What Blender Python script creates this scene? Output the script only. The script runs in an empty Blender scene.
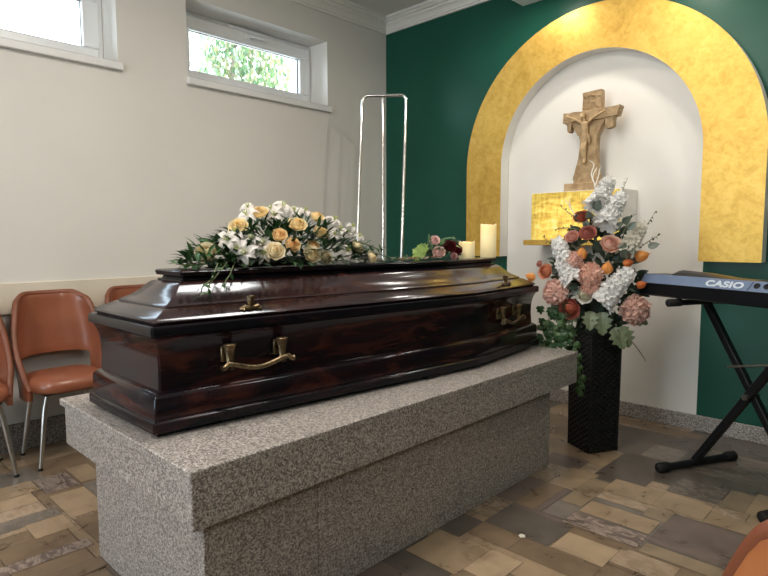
import bpy, bmesh, math, random
from mathutils import Vector, Matrix
random.seed(7)
sc = bpy.context.scene
COL = sc.collection
PI = math.pi
V = Vector

# ------------------------------------------------------------------ camera model
YAW, PITCH, ROLL, FPX = math.radians(43.97338506), math.radians(-4.96566948), math.radians(-0.11397611), 581.282
CAM = V((0, 0, 1.18))
_f = V((-math.sin(YAW)*math.cos(PITCH), math.cos(YAW)*math.cos(PITCH), math.sin(PITCH)))
_r = V((math.cos(YAW), math.sin(YAW), 0)); _u = _r.cross(_f)
CR = math.cos(ROLL)*_r + math.sin(ROLL)*_u
CU = -math.sin(ROLL)*_r + math.cos(ROLL)*_u
CF = _f
def ray(x, y): return CF + (x-384)/FPX*CR - (y-288)/FPX*CU
def at(x, y, X=None, Y=None, Z=None, D=None):
    d = ray(x, y)
    if X is not None: t = X/d.x
    elif Y is not None: t = Y/d.y
    elif Z is not None: t = (Z-CAM.z)/d.z
    else: t = D
    return CAM + d*t
cam = bpy.data.cameras.new('camera'); co = bpy.data.objects.new('camera', cam); COL.objects.link(co)
M3 = Matrix((CR, CU, -CF)).transposed()
co.matrix_world = Matrix.Translation(CAM) @ M3.to_4x4()
cam.sensor_width = 36; cam.sensor_fit = 'HORIZONTAL'; cam.lens = FPX/768*36; cam.clip_start = 0.02
sc.camera = co

# ------------------------------------------------------------------ mesh builder
class MB:
    def __init__(s): s.v = []; s.f = []; s.c = []; s.m = []
    def vert(s, p): s.v.append(tuple(p)); return len(s.v)-1
    def face(s, idx, col=None, mi=0): s.f.append(tuple(idx)); s.c.append(col); s.m.append(mi)
    def poly(s, pts, col=None, mi=0): s.face([s.vert(p) for p in pts], col, mi)
    def box(s, a, b, col=None, T=None, mi=0):
        x0, y0, z0 = a; x1, y1, z1 = b
        P = [V(q) for q in ((x0,y0,z0),(x1,y0,z0),(x1,y1,z0),(x0,y1,z0),(x0,y0,z1),(x1,y0,z1),(x1,y1,z1),(x0,y1,z1))]
        if T: P = [T @ q for q in P]
        i = [s.vert(q) for q in P]
        for f in ((0,3,2,1),(4,5,6,7),(0,1,5,4),(1,2,6,5),(2,3,7,6),(3,0,4,7)): s.face([i[k] for k in f], col, mi)
    def bevbox(s, a, b, w=.005, T=None, col=None, seg=1):
        bm = bmesh.new(); r = bmesh.ops.create_cube(bm, size=1)
        for v in bm.verts:
            v.co = V([a[k]+(v.co[k]+.5)*(b[k]-a[k]) for k in range(3)])
        bmesh.ops.bevel(bm, geom=bm.edges[:], offset=w, segments=seg, affect='EDGES', profile=.5)
        s.addbm(bm, T, col)
    def addbm(s, bm, T=None, col=None):
        bm.verts.index_update()
        off = len(s.v)
        for v in bm.verts: s.v.append(tuple(T @ v.co if T else v.co))
        for f in bm.faces: s.face([off+v.index for v in f.verts], col)
        bm.free()
    def loft(s, rings, closed=True, cap0=True, cap1=True, col=None, mi=0):
        ids = [[s.vert(p) for p in r] for r in rings]; n = len(rings[0])
        for a, b in zip(ids, ids[1:]):
            for k in range(n if closed else n-1):
                k2 = (k+1) % n
                s.face((a[k], a[k2], b[k2], b[k]), col, mi)
        if cap0: s.face(ids[0][::-1], col, mi)
        if cap1: s.face(ids[-1], col, mi)
    def tube(s, pts, r, n=8, col=None, caps=True, soft=0):
        pts = [V(p) for p in pts]
        for _ in range(soft):
            q = [pts[0]]
            for a, b in zip(pts, pts[1:]): q += [a.lerp(b, .25), a.lerp(b, .75)]
            pts = q+[pts[-1]]
        if soft: r = [r[0]+(r[-1]-r[0])*k/(len(pts)-1) for k in range(len(pts))]
        if not hasattr(r, '__len__'): r = [r]*len(pts)
        rings = []; up = None
        for i, p in enumerate(pts):
            t = (pts[min(i+1, len(pts)-1)] - pts[max(i-1, 0)]).normalized()
            if up is None:
                up = V((0,0,1)) if abs(t.z) < .9 else V((1,0,0))
            side = t.cross(up)
            if side.length < 1e-6: side = t.cross(V((1,.3,.1)))
            side.normalize(); up = side.cross(t).normalized()
            rings.append([p + (side*math.cos(a)+up*math.sin(a))*r[i] for a in (2*PI*k/n for k in range(n))])
        s.loft(rings, True, caps, caps, col)
    def lathe(s, prof, n=24, T=None, col=None, cap0=True, cap1=True):
        rings = []
        for r, z in prof:
            ring = [V((r*math.cos(2*PI*k/n), r*math.sin(2*PI*k/n), z)) for k in range(n)]
            rings.append([T @ q for q in ring] if T else ring)
        s.loft(rings, True, cap0, cap1, col)
    def prism(s, poly, d0, d1, T, col=None):
        # poly in local (a, b); extruded along local c from d0 to d1
        A = [T @ V((p[0], p[1], d0)) for p in poly]; B = [T @ V((p[0], p[1], d1)) for p in poly]
        s.loft([A, B], True, True, True, col)
    def grid(s, fn, nu, nv, col=None, colfn=None):
        ids = [[s.vert(fn(i/nu, j/nv)) for j in range(nv+1)] for i in range(nu+1)]
        for i in range(nu):
            for j in range(nv):
                c = colfn((i+.5)/nu, (j+.5)/nv) if colfn else col
                s.face((ids[i][j], ids[i+1][j], ids[i+1][j+1], ids[i][j+1]), c)
    def build(s, name, mat, parent=None, smooth=None, loc=None):
        me = bpy.data.meshes.new(name); me.from_pydata(s.v, [], s.f)
        for m in (mat if isinstance(mat, (list, tuple)) else [mat]): me.materials.append(m)
        if any(s.m): me.polygons.foreach_set('material_index', s.m)
        if any(c is not None for c in s.c):
            ca = me.color_attributes.new('Col', 'FLOAT_COLOR', 'CORNER')
            data = []
            for p, c in zip(me.polygons, s.c):
                c = c or (1, 1, 1)
                c = tuple(c) + ((1,) if len(c) == 3 else ())
                data += list(c)*p.loop_total
            ca.data.foreach_set('color', data)
        me.update()
        if smooth is not None:
            me.polygons.foreach_set('use_smooth', [True]*len(me.polygons))
            if smooth < 179: me.set_sharp_from_angle(angle=math.radians(smooth))
        bm = bmesh.new(); bm.from_mesh(me)
        if name not in NO_RECALC: bmesh.ops.recalc_face_normals(bm, faces=bm.faces[:])
        bm.to_mesh(me); bm.free()
        o = bpy.data.objects.new(name, me); COL.objects.link(o)
        if parent is not None:
            o.parent = parent
        if loc is not None: o.location = loc
        return o
NO_RECALC = {'floor'}

def tag(o, label=None, cat=None, group=None, kind=None):
    if label: o['label'] = label
    if cat: o['category'] = cat
    if group: o['group'] = group
    if kind: o['kind'] = kind
    return o
def thing(name, label, cat, loc=(0,0,0), rz=0, group=None):
    o = bpy.data.objects.new(name, None); COL.objects.link(o)
    o.empty_display_size = .1
    o.location = loc; o.rotation_euler = (0, 0, rz)
    return tag(o, label, cat, group)
def local(mb, root):
    """shift world-space verts so that they sit right under root (no rotation on root)"""
    l = root.location
    mb.v = [(x-l.x, y-l.y, z-l.z) for x, y, z in mb.v]
    return mb
def struct(name, mb, mat, smooth=None, parent=None):
    o = mb.build(name, mat, parent, smooth)
    if parent is None: o['kind'] = 'structure'
    return o
def frame_to(n, up=V((0,0,1))):
    n = V(n).normalized()
    x = up.cross(n)
    if x.length < 1e-4: x = V((1,0,0)).cross(n)
    x.normalize(); y = n.cross(x)
    return Matrix((x, y, n)).transposed().to_4x4()

# ------------------------------------------------------------------ materials
def mat_new(name):
    m = bpy.data.materials.new(name); m.use_nodes = True
    nt = m.node_tree; b = nt.nodes['Principled BSDF']
    return m, nt, b
def N(nt, t, **kw):
    n = nt.nodes.new(t)
    for k, v in kw.items():
        if hasattr(n, k): setattr(n, k, v)
        else: n.inputs[k].default_value = v
    return n
def ramp(nt, fac, stops):
    r = nt.nodes.new('ShaderNodeValToRGB')
    el = r.color_ramp.elements
    while len(el) < len(stops): el.new(.5)
    for e, (p, c) in zip(el, stops):
        e.position = p; e.color = tuple(c)+((1,) if len(c) == 3 else ())
    nt.links.new(fac, r.inputs['Fac']); return r
def coords(nt, scale=(1,1,1), kind='Object'):
    tc = N(nt, 'ShaderNodeTexCoord'); mp = N(nt, 'ShaderNodeMapping'); mp.inputs['Scale'].default_value = scale
    nt.links.new(tc.outputs[kind], mp.inputs['Vector']); return mp.outputs['Vector']
def noise(nt, vec, scale, detail=4, rough=.55, dist=0):
    n = N(nt, 'ShaderNodeTexNoise'); n.inputs['Scale'].default_value = scale; n.inputs['Detail'].default_value = detail
    n.inputs['Roughness'].default_value = rough; n.inputs['Distortion'].default_value = dist
    nt.links.new(vec, n.inputs['Vector']); return n
def bump(nt, b, height, strength=.2, dist=.01):
    bp = N(nt, 'ShaderNodeBump'); bp.inputs['Strength'].default_value = strength; bp.inputs['Distance'].default_value = dist
    nt.links.new(height, bp.inputs['Height']); nt.links.new(bp.outputs['Normal'], b.inputs['Normal'])
def plain(name, c1, c2=None, scale=8, rough=.5, metal=0, spec=.5, bmp=0, stretch=(1,1,1), coat=0, emis=None):
    m, nt, b = mat_new(name)
    vec = coords(nt, stretch); n = noise(nt, vec, scale)
    c2 = c2 or tuple(x*.88 for x in c1)
    r = ramp(nt, n.outputs['Fac'], [(.35, c1), (.65, c2)])
    nt.links.new(r.outputs['Color'], b.inputs['Base Color'])
    b.inputs['Roughness'].default_value = rough; b.inputs['Metallic'].default_value = metal
    b.inputs['Specular IOR Level'].default_value = spec; b.inputs['Coat Weight'].default_value = coat
    if bmp: bump(nt, b, n.outputs['Fac'], bmp)
    if emis:
        b.inputs['Emission Color'].default_value = tuple(emis[0])+(1,); b.inputs['Emission Strength'].default_value = emis[1]
    return m
M = {}
M['wall'] = plain('painted plaster', (.69,.67,.635), (.65,.63,.595), 1.3, .75, bmp=.04)
M['dado'] = plain('cream paint', (.68,.62,.52), (.62,.56,.46), 3, .5)
M['lower'] = plain('grey wall paint', (.55,.54,.53), (.5,.49,.48), 3, .6)
M['white'] = plain('white paint', (.80,.785,.75), (.76,.74,.70), 2, .6)
M['ceil'] = plain('ceiling paint', (.72,.72,.70), (.68,.68,.66), 2, .7)
M['green'] = plain('dark green paint', (.008,.082,.055), (.007,.072,.048), 2.2, .34, spec=.32, bmp=.03)
M['upvc'] = plain('white window plastic', (.80,.82,.84), (.77,.79,.82), 3, .3)
M['sill'] = plain('white sill', (.74,.74,.74), (.68,.68,.69), 5, .35)
def m_gold():
    m, nt, b = mat_new('brushed gold paint')
    v = coords(nt); n1 = noise(nt, v, 5, 6, .65, 1.5); n2 = noise(nt, v, 28, 4, .6, .8)
    mx = N(nt, 'ShaderNodeMath', operation='MULTIPLY_ADD'); mx.inputs[1].default_value = .45
    nt.links.new(n2.outputs['Fac'], mx.inputs[0])
    m2 = N(nt, 'ShaderNodeMath', operation='MULTIPLY'); m2.inputs[1].default_value = .55
    nt.links.new(n1.outputs['Fac'], m2.inputs[0]); nt.links.new(m2.outputs[0], mx.inputs[2])
    r = ramp(nt, mx.outputs[0], [(.35, (.52,.31,.055)), (.5, (.65,.41,.085)), (.66, (.74,.50,.13))])
    nt.links.new(r.outputs['Color'], b.inputs['Base Color'])
    b.inputs['Metallic'].default_value = .55; b.inputs['Roughness'].default_value = .42
    bump(nt, b, mx.outputs[0], .12); return m
M['gold'] = m_gold()
def m_granite(name, cols, sc_=215):
    m, nt, b = mat_new(name)
    v = coords(nt)
    vo = N(nt, 'ShaderNodeTexVoronoi'); vo.inputs['Scale'].default_value = sc_; nt.links.new(v, vo.inputs['Vector'])
    sp = N(nt, 'ShaderNodeSeparateColor'); nt.links.new(vo.outputs['Color'], sp.inputs['Color'])
    r = ramp(nt, sp.outputs[0], cols); r.color_ramp.interpolation = 'LINEAR'
    n = noise(nt, v, 420, 2); r2 = ramp(nt, n.outputs['Fac'], [(.38, (.55,.53,.52)), (.6, (1.1,1.09,1.07))])
    mx = N(nt, 'ShaderNodeMix', data_type='RGBA', blend_type='MULTIPLY'); mx.inputs[0].default_value = .75
    nt.links.new(r.outputs['Color'], mx.inputs[6]); nt.links.new(r2.outputs['Color'], mx.inputs[7])
    nt.links.new(mx.outputs[2], b.inputs['Base Color'])
    b.inputs['Roughness'].default_value = .32; b.inputs['Specular IOR Level'].default_value = .4
    return m
M['granite'] = m_granite('speckled granite', [(0, (.12,.11,.108)), (.3, (.25,.23,.22)), (.6, (.40,.37,.35)), (.85, (.52,.485,.46)), (1, (.64,.61,.59))])
M['granite_b'] = m_granite('skirting granite', [(0, (.05,.045,.042)), (.4, (.17,.15,.14)), (.75, (.30,.27,.25)), (1, (.42,.38,.36))])
def m_floor():
    m, nt, b = mat_new('natural stone paving')
    at_ = N(nt, 'ShaderNodeAttribute', attribute_name='Col')
    v = coords(nt)
    n1 = noise(nt, v, 7, 6, .6, .6)
    r1 = ramp(nt, n1.outputs['Fac'], [(.3, (.70,.68,.66)), (.5, (1,1,1)), (.7, (1.22,1.2,1.16))])
    mx = N(nt, 'ShaderNodeMix', data_type='RGBA', blend_type='MULTIPLY'); mx.inputs[0].default_value = 1
    nt.links.new(at_.outputs['Color'], mx.inputs[6]); nt.links.new(r1.outputs['Color'], mx.inputs[7])
    # veined stones: alpha below one
    v2 = coords(nt, (4, 9, 1)); n2 = noise(nt, v2, 2.2, 7, .65, 2.2)
    r2 = ramp(nt, n2.outputs['Fac'], [(.47, (0,0,0)), (.56, (1,1,1)), (.62, (.2,.2,.2))])
    inv = N(nt, 'ShaderNodeMath', operation='SUBTRACT'); inv.inputs[0].default_value = 1
    nt.links.new(at_.outputs['Alpha'], inv.inputs[1])
    ml = N(nt, 'ShaderNodeMath', operation='MULTIPLY'); nt.links.new(inv.outputs[0], ml.inputs[0]); nt.links.new(r2.outputs['Color'], ml.inputs[1])
    m3 = N(nt, 'ShaderNodeMix', data_type='RGBA'); nt.links.new(ml.outputs[0], m3.inputs[0])
    nt.links.new(mx.outputs[2], m3.inputs[6]); m3.inputs[7].default_value = (.50,.40,.33,1)
    nt.links.new(m3.outputs[2], b.inputs['Base Color'])
    rr = ramp(nt, n1.outputs['Fac'], [(.3, (.24,)*3), (.7, (.42,)*3)]); nt.links.new(rr.outputs['Color'], b.inputs['Roughness'])
    bump(nt, b, n1.outputs['Fac'], .015); return m
M['floor'] = m_floor()
def m_wood(name, dark, mid, red, lo=.5, hi=.72, rough=.14, scale=(1.9,1.9,9), cw=.33):
    m, nt, b = mat_new(name)
    v = coords(nt, scale); n = noise(nt, v, 1.5, 5, .55, 1.4)
    r = ramp(nt, n.outputs['Fac'], [(lo-.12, dark), (lo+.04, mid), (hi, red)])
    nt.links.new(r.outputs['Color'], b.inputs['Base Color'])
    b.inputs['Roughness'].default_value = rough; b.inputs['Specular IOR Level'].default_value = cw; b.inputs['Specular Tint'].default_value = (.74,.86,1.0,1); b.inputs['Coat Weight'].default_value = .06; b.inputs['Coat Roughness'].default_value = rough
    v2 = coords(nt, (6, 1.5, 60)); n2 = noise(nt, v2, 3, 3); bump(nt, b, n2.outputs['Fac'], .03)
    return m
M['wood'] = m_wood('mahogany veneer', (.006,.0035,.006), (.017,.006,.0065), (.062,.016,.010), .47, .70)
M['wood_dark'] = m_wood('dark stained moulding', (.005,.004,.006), (.008,.005,.007), (.030,.010,.008), .5, .75, .2, cw=.24)
M['wood_lid'] = m_wood('polished lid wood', (.012,.006,.007), (.026,.010,.009), (.065,.022,.014), .48, .72, .17, cw=.85)
M['brass'] = plain('antique brass', (.30,.225,.13), (.13,.095,.06), 60, .33, 1, bmp=.15)
M['leather'] = plain('tan leather', (.30,.102,.052), (.23,.074,.038), 5, .36, bmp=.05, coat=.15)
M['tan'] = plain('lamplit brown leather', (.46,.17,.06), (.36,.12,.042), 6, .36, bmp=.05, coat=.15)  # leather colour lightened: lamplight on the foreground chair painted in
M['piping'] = plain('dark leather piping', (.20,.06,.028), (.16,.05,.022), 9, .45)
M['steel'] = plain('satin steel', (.55,.53,.50), (.42,.41,.39), 14, .28, 1)
M['chrome'] = plain('chrome', (.80,.80,.80), (.70,.70,.70), 10, .16, 1)
M['black'] = plain('black plastic', (.006,.007,.009), (.005,.0055,.007), 20, .36, spec=.28)
M['blackmetal'] = plain('black powder coat', (.006,.0065,.008), (.008,.0085,.010), 30, .40, spec=.28)
M['rubber'] = plain('black rubber', (.008,.008,.009), (.012,.012,.012), 50, .7, spec=.25)
M['panel'] = plain('glossy rear panel', (.15,.20,.31), (.13,.18,.29), 20, .25, spec=.8, coat=.5)
M['logo'] = plain('silver print', (.50,.56,.64), (.47,.53,.61), 20, .4)
M['keywhite'] = plain('white keys', (.8,.8,.78), (.76,.76,.74), 10, .3)
M['cross'] = plain('carved sandstone wood', (.50,.355,.19), (.31,.20,.10), 26, .6, bmp=.8)
M['corpus'] = plain('carved figure wood', (.62,.44,.24), (.46,.31,.16), 34, .55, bmp=.3)
M['wick'] = plain('burnt wick', (.02,.015,.012), (.01,.01,.01), 80, .9)
M['wicker'] = plain('black wicker', (.006,.006,.0065), (.010,.0095,.0095), 60, .42, spec=.3, bmp=.2)
M['soil'] = plain('dark floral foam', (.012,.02,.01), (.008,.012,.006), 40, .9, bmp=.3)
M['bark'] = plain('grey bark', (.20,.16,.12), (.10,.08,.06), 12, .8)
M['switch'] = plain('white switch plastic', (.7,.7,.7), (.66,.66,.66), 10, .4)
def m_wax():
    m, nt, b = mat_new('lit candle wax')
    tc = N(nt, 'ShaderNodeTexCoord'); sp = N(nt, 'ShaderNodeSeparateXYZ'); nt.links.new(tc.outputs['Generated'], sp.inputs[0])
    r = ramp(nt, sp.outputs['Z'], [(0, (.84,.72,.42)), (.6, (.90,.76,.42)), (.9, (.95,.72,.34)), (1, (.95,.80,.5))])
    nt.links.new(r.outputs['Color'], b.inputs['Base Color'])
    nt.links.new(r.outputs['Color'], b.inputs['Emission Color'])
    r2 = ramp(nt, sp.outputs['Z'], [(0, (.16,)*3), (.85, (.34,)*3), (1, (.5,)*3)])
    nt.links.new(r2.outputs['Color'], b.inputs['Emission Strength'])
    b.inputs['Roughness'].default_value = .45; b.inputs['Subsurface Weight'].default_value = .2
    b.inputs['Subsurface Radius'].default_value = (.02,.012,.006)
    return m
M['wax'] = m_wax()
def m_onyx():
    m, nt, b = mat_new('backlit onyx panel')
    v = coords(nt, (2.2, 1, 9)); n = noise(nt, v, 3, 6, .6, .8)
    v2 = coords(nt, (14, 1, 3)); n2 = noise(nt, v2, 3, 4, .6, .5)
    ad = N(nt, 'ShaderNodeMath', operation='MULTIPLY_ADD'); ad.inputs[1].default_value = .4
    nt.links.new(n2.outputs['Fac'], ad.inputs[0])
    ml = N(nt, 'ShaderNodeMath', operation='MULTIPLY'); ml.inputs[1].default_value = .6; nt.links.new(n.outputs['Fac'], ml.inputs[0]); nt.links.new(ml.outputs[0], ad.inputs[2])
    r = ramp(nt, ad.outputs[0], [(.36, (.42,.25,.05)), (.46, (.70,.46,.07)), (.56, (.92,.70,.14)), (.66, (1,.88,.40))])
    nt.links.new(r.outputs['Color'], b.inputs['Base Color']); nt.links.new(r.outputs['Color'], b.inputs['Emission Color'])
    # lamps sit in the middle of the box: glow fades to the rim
    tc = N(nt, 'ShaderNodeTexCoord'); sp = N(nt, 'ShaderNodeSeparateXYZ'); nt.links.new(tc.outputs['Generated'], sp.inputs[0])
    rx = ramp(nt, sp.outputs['X'], [(0, (.08,)*3), (.16, (.42,)*3), (.8, (.5,)*3), (1, (.2,)*3)])
    rz = ramp(nt, sp.outputs['Z'], [(0, (1,)*3), (.7, (.9,)*3), (.93, (.35,)*3), (1, (.2,)*3)])
    mm = N(nt, 'ShaderNodeMath', operation='MULTIPLY'); nt.links.new(rx.outputs['Color'], mm.inputs[0]); nt.links.new(rz.outputs['Color'], mm.inputs[1])
    nt.links.new(mm.outputs[0], b.inputs['Emission Strength'])
    b.inputs['Roughness'].default_value = .3; return m
M['onyx'] = m_onyx()
def m_glass():
    m = bpy.data.materials.new('window glass'); m.use_nodes = True; nt = m.node_tree; nt.nodes.clear()
    o = N(nt, 'ShaderNodeOutputMaterial'); t = N(nt, 'ShaderNodeBsdfTransparent'); g = N(nt, 'ShaderNodeBsdfGlossy'); mx = N(nt, 'ShaderNodeMixShader')
    t.inputs[0].default_value = (.96,.98,.97,1); g.inputs['Roughness'].default_value = .02
    fr = N(nt, 'ShaderNodeFresnel'); fr.inputs[0].default_value = 1.3
    nt.links.new(fr.outputs[0], mx.inputs[0]); nt.links.new(t.outputs[0], mx.inputs[1]); nt.links.new(g.outputs[0], mx.inputs[2]); nt.links.new(mx.outputs[0], o.inputs[0])
    return m
M['glass'] = m_glass()
def m_attr(name, rough=.5, transl=.25, var=.18, scale=60, spec=.3):
    m, nt, b = mat_new(name)
    a = N(nt, 'ShaderNodeAttribute', attribute_name='Col')
    v = coords(nt); n = noise(nt, v, scale, 3)
    r = ramp(nt, n.outputs['Fac'], [(.3, (1-var,)*3), (.7, (1+var*.5,)*3)])
    mx = N(nt, 'ShaderNodeMix', data_type='RGBA', blend_type='MULTIPLY'); mx.inputs[0].default_value = 1
    nt.links.new(a.outputs['Color'], mx.inputs[6]); nt.links.new(r.outputs['Color'], mx.inputs[7])
    nt.links.new(mx.outputs[2], b.inputs['Base Color'])
    b.inputs['Roughness'].default_value = rough; b.inputs['Specular IOR Level'].default_value = spec
    tr = N(nt, 'ShaderNodeBsdfTranslucent'); nt.links.new(mx.outputs[2], tr.inputs['Color'])
    ms = N(nt, 'ShaderNodeMixShader'); ms.inputs[0].default_value = transl
    out = [x for x in nt.nodes if x.type == 'OUTPUT_MATERIAL'][0]
    nt.links.new(b.outputs[0], ms.inputs[1]); nt.links.new(tr.outputs[0], ms.inputs[2]); nt.links.new(ms.outputs[0], out.inputs[0])
    return m
M['petal'] = m_attr('flower petals', .6, .34, .08)
M['leaf'] = m_attr('leaves', .42, .12, .25, 40, .4)
M['outleaf'] = m_attr('garden leaves', .6, .45, .2, 10)

# ------------------------------------------------------------------ room shell
XL, YB, XR, YF, ZC = -3.662, 3.828, 2.6, -4.2, 3.07
ZS = 2.955       # underside of the cornice
WT = .24         # depth of the window recess
wins = [(-3.9, -2.5), (-1.9, -.5), (.30, 1.487), (1.938, 3.145)]      # openings along the left wall (the first two out of view)
WZ0, WZ1 = 2.225, 2.745
def rect_holes(mb, mk, u0, u1, v0, v1, holes, mi=0):
    us = sorted({u0, u1, *[h[0] for h in holes], *[h[1] for h in holes]}); vs = sorted({v0, v1, *[h[2] for h in holes], *[h[3] for h in holes]})
    for a, b in zip(us, us[1:]):
        for c, d in zip(vs, vs[1:]):
            mu, mv = (a+b)/2, (c+d)/2
            if any(h[0] < mu < h[1] and h[2] < mv < h[3] for h in holes): continue
            mb.poly([mk(a,c), mk(b,c), mk(b,d), mk(a,d)], mi=mi)
mb = MB()
rect_holes(mb, lambda u, v: (XL, u, v), YF, YB, .766, ZC, [(a, b, WZ0, WZ1) for a, b in wins])
for a, b in wins:
    x0, x1 = XL, XL-WT
    mb.poly([(x0,a,WZ1),(x0,b,WZ1),(x1,b,WZ1),(x1,a,WZ1)], mi=1); mb.poly([(x0,a,WZ0),(x1,a,WZ0),(x1,b,WZ0),(x0,b,WZ0)], mi=1)
    for y in (a, b): mb.poly([(x0,y,WZ0),(x0,y,WZ1),(x1,y,WZ1),(x1,y,WZ0)], mi=1)
mb.poly([(XL,YF,0),(XL,YB,0),(XL,YB,.766),(XL,YF,.766)], mi=2)
struct('wall_left', mb, [M['wall'], M['white'], M['lower']])
# back wall: green with a white field inside the arch, reaching down to the skirting
NX0, NX1 = -2.393, -1.04
AC, AZ = (NX0+NX1)/2, 1.655
RI = (NX1-NX0)/2
mb = MB()
mb.poly([(XL,YB,0),(NX0,YB,0),(NX0,YB,ZC),(XL,YB,ZC)]); mb.poly([(NX1,YB,0),(XR,YB,0),(XR,YB,ZC),(NX1,YB,ZC)])
R1 = RI+.08
arc = [(AC-RI*math.cos(PI*k/32), AZ+.05+R1*math.sin(PI*k/32)) for k in range(33)]
for (xa, za), (xb, zb) in zip(arc, arc[1:]):
    mb.poly([(xa,YB,0),(xb,YB,0),(xb,YB,zb),(xa,YB,za)], mi=1)
    mb.poly([(xa,YB,za),(xb,YB,zb),(xb,YB,ZC),(xa,YB,ZC)])
struct('wall_back', mb, [M['green'], M['white']])
mb = MB(); mb.poly([(XR,YF,0),(XR,YB,0),(XR,YB,ZC),(XR,YF,ZC)]); struct('wall_right', mb, M['green'])
mb = MB(); rect_holes(mb, lambda u, v: (u, YF, v), XL, XR, 0, ZC, [(-2.9, -.9, .5, 2.5)]); struct('wall_front', mb, M['wall'])
mb = MB(); mb.poly([(XL,YF,ZC),(XR,YF,ZC),(XR,YB,ZC),(XL,YB,ZC)])
struct('ceiling', mb, M['ceil'])
mb = MB(); mb.box((-2.295, 2.6, 2.838), (XR-.002, YB-.001, ZC-.002)); o = struct('ceiling_soffit', mb, M['ceil']); o.name = 'trim_1'
# cornice
prof = [(0,0),(.016,0),(.016,.016),(.026,.016),(.030,.026),(.040,.044),(.056,.058),(.062,.060),(.062,.074),(.078,.076),(.090,.084),(.090,.094),(.104,.094),(.104,.114),(0,.114)]
mb = MB(); mb.loft([[(XL+a, y, ZS+b) for a, b in prof] for y in (YF, YB-.001)], True); struct('trim_2', mb, M['white'], 25)
mb = MB(); mb.loft([[(x, YB-a, ZS+b) for a, b in prof] for x in (XL+.001, -2.296)], True); struct('trim_3', mb, M['white'], 25)
# dado band on the left wall
mb = MB(); mb.bevbox((XL-.001, YF+.01, .766), (XL+.018, YB-.002, .938), .004); struct('trim_4', mb, M['dado'])
# skirting
mb = MB(); mb.bevbox((XL-.001, YF+.01, 0), (XL+.014, YB-.016, .155), .003); struct('baseboard_left', mb, M['granite_b'])
mb = MB(); mb.bevbox((XL+.001, YB-.015, 0), (XR, YB+.001, .096), .003); struct('baseboard_back', mb, M['granite'])

# ------------------------------------------------------------------ floor: paving of uneven stones
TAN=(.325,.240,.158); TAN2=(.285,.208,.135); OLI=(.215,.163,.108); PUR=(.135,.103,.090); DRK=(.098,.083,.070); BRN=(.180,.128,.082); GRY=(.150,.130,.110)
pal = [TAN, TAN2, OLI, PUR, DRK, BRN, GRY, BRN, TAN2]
mb = MB(); mb.poly([(XL,YF,-.003),(XR,YF,-.003),(XR,YB,-.003),(XL,YB,-.003)], (.05,.04,.03,1))
rnd = random.Random(3)
def tile(x0, y0, x1, y1, c, z=0, vein=1.0, g=.0016):
    j = rnd.uniform(.92, 1.08)
    mb.poly([(x0+g,y0+g,z),(x1-g,y0+g,z),(x1-g,y1-g,z),(x0+g,y1-g,z)], tuple(q*j for q in c)+(vein,))
y = YF
while y < YB:
    h = min(rnd.choice((.2,.25,.3,.36)), YB-y); x = XL - rnd.random()*.3
    while x < XR:
        w = rnd.choice((.26,.34,.42,.5,.6))
        x0, x1 = max(x, XL), min(x+w, XR)
        if x1-x0 > .01: 
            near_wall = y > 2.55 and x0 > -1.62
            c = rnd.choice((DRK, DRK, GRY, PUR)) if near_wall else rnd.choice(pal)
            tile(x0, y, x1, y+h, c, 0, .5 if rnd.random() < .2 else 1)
        x += w
    y += h
zt = [.0008]
def ft(P, Q, c, kind='LR', vein=1.0):
    a = at(*P, Z=0); b = at(*Q, Z=0)
    x0, x1 = sorted((a.x, b.x)); y0, y1 = sorted((a.y, b.y))
    x0 = max(x0, XL); y1 = min(y1, YB)
    zt[0] += .00002
    mb.poly([(x0,y0,zt[0]-.00001),(x1,y0,zt[0]-.00001),(x1,y1,zt[0]-.00001),(x0,y1,zt[0]-.00001)], (.05,.04,.03,1))
    tile(x0, y0, x1, y1, c, zt[0], vein)
# stones seen right of the bier, laid from far to near
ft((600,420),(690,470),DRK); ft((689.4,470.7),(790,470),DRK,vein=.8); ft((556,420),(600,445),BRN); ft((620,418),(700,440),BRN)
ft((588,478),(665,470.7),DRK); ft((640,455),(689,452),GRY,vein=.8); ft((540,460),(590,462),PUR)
ft((513.1,502.5),(578,480),BRN); ft((547.3,482.5),(600.4,475.4),TAN2); ft((560,500),(613,484),OLI)
ft((578,510.8),(661,522.6),TAN2); ft((601,490),(665.8,493),TAN2); ft((641,515),(672.9,515.5),OLI)
ft((651.7,504.9),(715.4,506),TAN); ft((665.8,490.7),(729.5,490.7),DRK,vein=.7); ft((717.7,506),(756.7,496.6),OLI)
ft((743.7,513.2),(800,505),TAN2); ft((702.4,522),(770.8,529.7),TAN2); ft((646.9,541.5),(749.6,536.8),PUR)
ft((510.7,504.9),(547.3,547.4),DRK,'TB'); ft((561.5,521.4),(648,536.3),PUR,vein=.45); ft((549.7,546.7),(620,551),TAN)
ft((637.5,551),(745,577),OLI); ft((608,561.5),(681.2,568.6),TAN2,vein=.75); ft((484,521.4),(507,549.7),BRN,'TB')
ft((507,549.7),(601.6,568.6),BRN); ft((460,568.6),(523.7,562.7),TAN); ft((404.6,550.4),(492,549.4),TAN2); ft((430,525),(484,522),DRK)
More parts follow.
